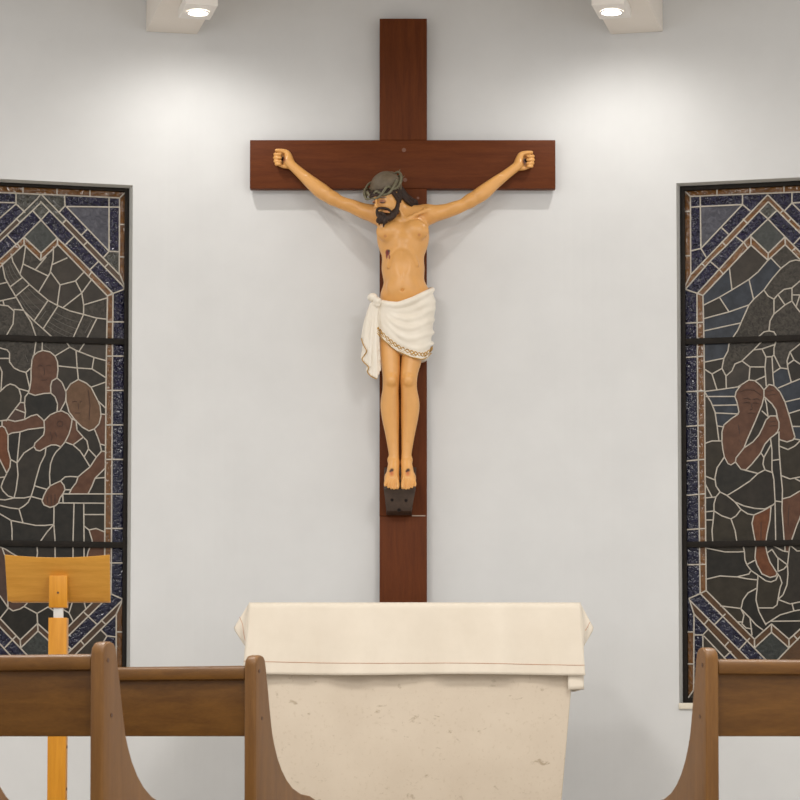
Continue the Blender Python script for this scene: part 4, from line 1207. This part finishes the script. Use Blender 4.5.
# painted colours by place on the figure (wounds, lids, brows, lips)
rayx = V - np.array(CAMP)
Yc, Zc = rayx[:, 1] * CP + rayx[:, 2] * SP, -rayx[:, 1] * SP + rayx[:, 2] * CP
PXv, PYv = CX + F * rayx[:, 0] / Yc, CY - F * Zc / Yc
colr = np.tile(np.array([.74, .375, .110]), (len(V), 1))
def dab(x, y, rx, ry, c, hard=2.0, amt=1.0, dmin=.17):
    global colr
    d = np.hypot((PXv - x) / rx, (PYv - y) / ry)
    w_ = np.clip((1 - d) * hard, 0, 1) * amt * (-V[:, 1] > dmin)
    colr = colr * (1 - w_[:, None]) + np.array(c) * w_[:, None]
RED, DK = (.20, .020, .012), (.05, .02, .012)
dab(387.6, 252.5, 2.6, 3.6, RED, 3); dab(386.8, 256, 1.2, 3.4, RED, 2); dab(389.3, 257, 1.0, 3.0, RED, 2); dab(389, 251, 1.4, 1.6, DK, 2)
for fx in (391.5, 407.8):
    dab(fx, 473, 3.4, 4.6, (.50, .12, .05), 1.2, .85); dab(fx + .4, 470, 2.6, 2.3, (.03, .010, .008), 1.6); dab(fx - 1.2, 471.2, 1.5, 1.6, (.05, .012, .01), 1.6)
dab(382.4, 201.4, 4.2, 2.9, (.30, .10, .05), 2.2, .9, .25); dab(382.4, 202.6, 3.2, .8, DK, 3, 1, .25)
dab(373.6, 202.2, 2.4, 2.5, (.30, .10, .05), 2.2, .9, .25); dab(373.6, 203.2, 1.8, .8, DK, 3, 1, .25)
dab(382.8, 197.5, 4.4, 1.3, (.09, .04, .02), 2.5, .95, .25); dab(373.6, 198.6, 2.4, 1.2, (.09, .04, .02), 2.5, .95, .25)
dab(386.5, 211.6, 3.6, 1.4, (.50, .19, .08), 2.5, .8, .25)
for nx_, ny_ in ((385.2, 236), (419.2, 234.8)):
    dab(nx_, ny_, 2.0, 2.0, (.55, .22, .08), 2, .8)
dab(383.5, 160.3, 2.6, 3.2, RED, 2, .0)
for hx, hy in ((283.6, 159.5), (524.4, 161.5)):
    dab(hx, hy, 3.2, 4.0, (.16, .03, .015), 1.6, .9, .0)
ca = body.data.color_attributes.new('paint', 'FLOAT_COLOR', 'POINT')
ca.data.foreach_set('color', np.concatenate([colr, np.ones((len(V), 1))], 1).astype(np.float32).ravel())

# ------------------------------------------------ hair, beard
lo, hi = box_of(358, 424, 166, 232, .11, .36)
H = SDF(lo, hi, .0030)
H.ell((386, 186.5, .232), (16.2, 15.2, 16.4), k=.012, rot=.42)
H.ell((378, 215, .345), (16, 13.8, 22), k=.006, op='sub', rot=.12)      # opens the face
H.ell((381, 219, .30), (22, 19, 20), k=.006, op='sub')
o, _ = H.build('scalp_hair', M['scalp'], body)
H = SDF(lo, hi, .0025)
rng = random.Random(5)
# dark mass behind, then separate wavy locks falling behind the shoulder
H.chain([(395, 186, .272, 3.2), (398.5, 192, .262, 3.0), (400, 199, .248, 2.4)], k=.004)
H.chain([(396, 184, .225, 4.0), (400, 191, .212, 5.0), (406, 199, .190, 4.8), (412, 204.5, .165, 3.2)], k=.006)
for i in range(15):
    t = i / 14
    w = [rng.uniform(-1.1, 1.1) for _ in range(5)]
    H.chain([(391 + 8 * t, 184 + 3 * t, .262 - .075 * t, 1.5), (396.5 + 6 * t + w[0], 189.5 + 1 * t, .254 - .078 * t, 1.6), (400 + 6.5 * t + w[1], 194.5 + w[2] * .5, .240 - .075 * t, 1.55),
             (404.5 + 6.5 * t + w[2], 199.5 - t + w[3] * .4, .222 - .068 * t, 1.5), (408.5 + 7 * t + w[3], 203.8 - 2.4 * t, .205 - .06 * t, 1.35), (412 + 6 * t + w[4] * .5, 207.4 - 2.2 * t + w[1] * .5, .19 - .05 * t, .8)], k=.0012)
for i in range(7):                                                       # side locks in front of the ear
    H.chain([(388 + i * 1.8, 188.5 + i * .3, .300 - i * .011, 1.6), (392.5 + i * 1.2 + rng.uniform(-.5, .5), 192.5, .298 - i * .012, 1.7), (395.5 + i * .8 + rng.uniform(-.7, .7), 197, .287 - i * .011, 1.6), (398 + i * .6, 202, .276 - i * .011, 1.2)], k=.0012)
for i in range(5):
    H.chain([(369.5 + i * .7, 192 + i * .3, .268 + i * .01, 1.8), (370 + i * .7, 197.5, .272 + i * .008, 1.4)], k=.002)
H.chain([(371, 196.4, .300, 1.8), (379, 194.9, .318, 2.0), (388, 192.4, .306, 2.6), (396, 189, .275, 3.0)], k=.005)
for i in range(8):                                                       # short fringe under the vines
    x = 372 + i * 2.6
    H.chain([(x + 1.5, 191.5 - i * .5, .303 + .003 * i if i < 4 else .318 - .005 * (i - 4), 1.5), (x + rng.uniform(-.6, .6), 196.0 - i * .42, .310 + .003 * i if i < 4 else .322 - .005 * (i - 4), 1.0)], k=.002)
H.build('long_hair', M['hair'], body)
H = SDF(lo, hi, .0024)
H.chain([(398, 199, .260, 2.2), (397, 206, .266, 2.8), (394.5, 212, .278, 3.6), (391, 216.5, .289, 4.0), (385.5, 218.5, .300, 3.8), (380.5, 217.5, .306, 2.8)], k=.006)
H.chain([(377.4, 208.9, .324, 1.2), (380, 208.2, .328, 1.35), (384, 208.3, .325, 1.4), (388.2, 209.6, .315, 1.5), (391, 212.6, .304, 1.6), (392, 216, .298, 1.6)], k=.002)      # moustache
H.chain([(377.4, 208.9, .323, 1.2), (376.8, 212, .320, 1.4), (377.8, 215.5, .317, 1.7)], k=.002)
H.chain([(379, 212.5, .320, 1.3), (382.5, 213.2, .322, 1.4), (384, 215.5, .318, 1.8)], k=.003)
tips = ((377.6, 222.6), (378.8, 225.0), (381.2, 224.0), (383.4, 227.0), (385.2, 224.4), (387.4, 222.4), (389.6, 221.6), (392.0, 219.6), (394.4, 217.6), (396.4, 214.6))
for i, (tx, ty) in enumerate(tips):
    f_ = i / (len(tips) - 1)
    x0, y0 = 378.2 + 19.3 * f_, 213.6 - 3.5 * f_ ** 2
    dd = .321 - .044 * f_
    for q_ in (0, 1):
        w = [rng.uniform(-.9, .9) for _ in range(3)]
        H.chain([(x0 + q_, y0 + q_, dd, 1.3), (x0 * .6 + tx * .4 + w[0], y0 * .6 + ty * .4, dd + .008, 1.5), (x0 * .25 + tx * .75 + w[1], y0 * .25 + ty * .75, dd + .007, 1.3), (tx + q_ * .8 + w[2] * .4, ty - q_ * 1.2, dd + .001, .6)], k=.001)
for i in range(4):
    H.chain([(398.4 - i * .3, 199 + i * 3.6, .268 + i * .004, 1.2), (397.6 - i * .6, 203 + i * 3.4, .276 + i * .005, 1.5), (395.8 - i * .9, 207.5 + i * 3.0, .285 + i * .004, 1.1)], k=.001)
H.build('beard', M['hair'], body)

# ------------------------------------------------ crown of thorns
m = MB()
c0 = Vector((383.2, 0, 184.8))
rng = random.Random(3)
def crown_pt(th, ph, amp=3.5):
    ax_ = math.cos(th); s_ = math.sin(th)
    x = 383.0 + 17.6 * ax_ + 1.6 * s_ + amp * .35 * math.cos(ph)
    y = 185.6 - 8.2 * ax_ + 6.2 * s_ + amp * math.sin(ph)
    dp = .226 + (.104 + .006 * math.cos(ph)) * (s_ if s_ > 0 else s_ * .85)
    return PD(x, y, dp)
for k_ in range(2):
    pts = [crown_pt(2 * math.pi * i / 96, 2 * math.pi * i / 96 * 5 + k_ * 3.14 + .6) for i in range(97)]
    m.tube(pts, .0066, 7, caps=False)
for i in range(26):
    th = 2 * math.pi * i / 26 + rng.uniform(-.1, .1)
    p = crown_pt(th, th * 5 + (i % 2) * 3.14 + .6)
    c_ = PD(384, 188, .228)
    d = (p - c_).normalized() + Vector((rng.uniform(-.8, .8), rng.uniform(-.4, .4), rng.uniform(-.6, .9)))
    d.normalize()
    m.tube([p, p + d * .012, p + d * .021], [.0032, .002, .0004], 5)
m.build('thorn_crown', M['thorn'], body, smooth=True)

# ------------------------------------------------ loincloth
lo, hi = box_of(355, 442, 282, 384, .076, .345)
K = SDF(lo, hi, .0036)
K.ell((405, 300, TD + .004), (29, 24, 20), k=.02)
K.chain([(392, 310, TD + .006, 16.6), (391, 338, TD + .018, 14.6), (391, 362, TD + .028, 12.6)], k=.03)
K.chain([(418, 308, TD + .006, 17.4), (416, 335, TD + .016, 16.0), (414, 368, TD + .026, 14.0)], k=.03)
K.ell((404, 330, TD + .03), (22, 28, 15), k=.03)
def front_depth(px, py):
    """depth of the draped hull's front along a pixel ray"""
    best = TD
    for i in range(70):
        dp = .33 - i * .004
        p = np.array(PD(px, py, dp))
        ijk = np.round((p - K.lo) / K.h).astype(int)
        if (ijk < 0).any() or (ijk >= K.n).any(): continue
        if K.D[tuple(ijk)] < 0: return dp
    return best
def drape(poly, n=10):
    out = []
    for (x1, y1), (x2, y2) in zip(poly[:-1], poly[1:]):
        for i in range(n):
            t = i / n
            out.append((x1 + (x2 - x1) * t, y1 + (y2 - y1) * t))
    out.append(poly[-1])
    return out
def smooth2(poly, it=2):
    p = [tuple(q_) for q_ in poly]
    for _ in range(it):
        r_ = [p[0]]
        for a, b_ in zip(p[:-1], p[1:]):
            r_ += [(a[0] * .75 + b_[0] * .25, a[1] * .75 + b_[1] * .25), (a[0] * .25 + b_[0] * .75, a[1] * .25 + b_[1] * .75)]
        r_.append(p[-1]); p = r_
    return p
FOLDS = [([(376, 301), (388, 304.8), (398, 306), (412, 301), (425, 294), (435, 288.5)], 2.7, .2),
         ([(377, 303), (388, 309.5), (402, 312.5), (418, 308), (436, 296)], 2.2, -.2),
         ([(378, 305), (386, 312), (400, 319), (416, 319), (436, 306)], 2.2, -.3),
         ([(378, 306), (385, 315), (397, 326), (413, 330), (435, 317)], 2.0, -.3),
         ([(378, 307), (384, 319), (394, 332), (410, 341), (434, 331)], 2.0, -.3),
         ([(379, 308), (382, 322), (390, 335), (404, 346), (420, 350), (432, 343)], 1.7, -.4)]
fd = []
for poly, r_, e_ in FOLDS:
    ps = smooth2(poly, 2)
    l3 = [(x, y, front_depth(x, y) + (e_ - .35) * r_ * PX) for x, y in ps if x < 432.5]
    l3 = [p_ for p_ in l3 if p_[0] < 429]
    y9 = l3[-1][1]
    l3 += [(432, y9 - 1.6, .195), (432.6, y9 - 2.4, .165), (430.5, y9 - 2.8, .125)]
    fd.append((l3, r_ * 1.1))
hem = smooth2([(376.5, 333), (388, 345), (400, 353.5), (414, 358.5), (424.5, 360.5), (432, 353)], 2)
# cut the top edge and hem with planes swept along depth
gx, gz = np.meshgrid(K.lo[0] + K.h * np.arange(K.n[0]), K.lo[2] + K.h * np.arange(K.n[2]), indexing='ij')
def pxy(dep):
    Yd = -dep - CAMY
    Yc = Yd * CP + (gz - EYE) * SP; Zc = -Yd * SP + (gz - EYE) * CP
    return CX + F * gx / Yc, CY - F * Zc / Yc
gpx, gpy = pxy(.24)
topx = np.interp(gpx, [360, 376, 388, 398, 412, 425, 434, 440], [297, 299, 302, 303, 298.5, 291.5, 286, 284])
hemx = np.interp(gpx, [p[0] for p in hem], [p[1] for p in hem])
dt = (topx - gpy) * PX * .85; dh = (gpy - hemx) * PX * .8
K.D = np.maximum(K.D, np.maximum(dt, dh)[:, None, :].astype(np.float32))
for pts, r_ in fd:
    K.chain([(x, y, d, r_ * (.75 + .25 * math.sin(math.pi * i / (len(pts) - 1)))) for i, (x, y, d) in enumerate(pts)], k=.013)
# knot
K.ell((372.5, 297.5, .232), (5.2, 4.6, 5), k=.006)
K.ell((377.5, 301, .252), (4.6, 4.0, 4.2), k=.006, rot=-.5)
K.chain([(374.5, 303.5, .250, 2.2), (378, 305.5, .256, 2.0)], k=.005)
# hanging tail with zigzag hem
tail0 = [(361.5, 338, .215), (363.5, 345, .232), (367.5, 350.5, .245), (364.5, 355, .228), (361.5, 359, .213), (365.5, 363.5, .232), (369.5, 367, .245), (367, 371.5, .228), (371, 376, .236), (376.5, 378.5, .243), (379.5, 371, .232), (378.5, 350, .240)]
tail = [tuple(tail0[i][c] * (1 - t) + tail0[i + 1][c] * t for c in range(3)) for i in range(len(tail0) - 1) for t in (0, .5)] + [tail0[-1]]
for i, (x, y, d) in enumerate(tail):
    s_ = i / (len(tail) - 1)
    sx_ = 371 + 6.5 * s_
    K.chain([(sx_, 304.5, .236 + .010 * math.sin(i * 1.05), 1.8), ((sx_ + x) / 2 - .6, (304 + y) / 2, (.236 + d) / 2 + .009 * math.sin(i * 1.15), 1.7), (x + (.8 if i < 6 else .3), y - 1.0, d, 1.35)], k=.005)
kl, _ = K.build('loincloth', M['loin'], body)
kl['label'] = 'ivory loincloth knotted at the hip with gold trim'
# gold trim: hem lines and a running scroll, and the zigzag edge of the tail
m = MB()
def surf(x, y, add=.0):
    return PD(x, y, front_depth(x, y) + add)
for off, rr in ((-.6, .0030), (-2.6, .0018)):
    m.tube([surf(x, y + off, .0015) for x, y in hem[1:-1]], rr, 5)
L = drape(hem, 4)
for sg in (-1, 1):
    pts = []
    for i, (x, y) in enumerate(L[3:]):
        pts.append(surf(x + .5, y - 5.2 + sg * 1.7 * math.sin(i * .62), .0018))
    m.tube(pts, .0032, 5)
ends = smooth2([(x - .2, y + .4) for x, y, d in tail0[:10]], 2)
dds = np.interp(np.linspace(0, 1, len(ends)), np.linspace(0, 1, 10), [d for _, _, d in tail0[:10]])
m.tube([PD(x, y, d + .0075) for (x, y), d in zip(ends, dds)], .0027, 6)
m.build('gold_trim', M['gold'], body, smooth=True)
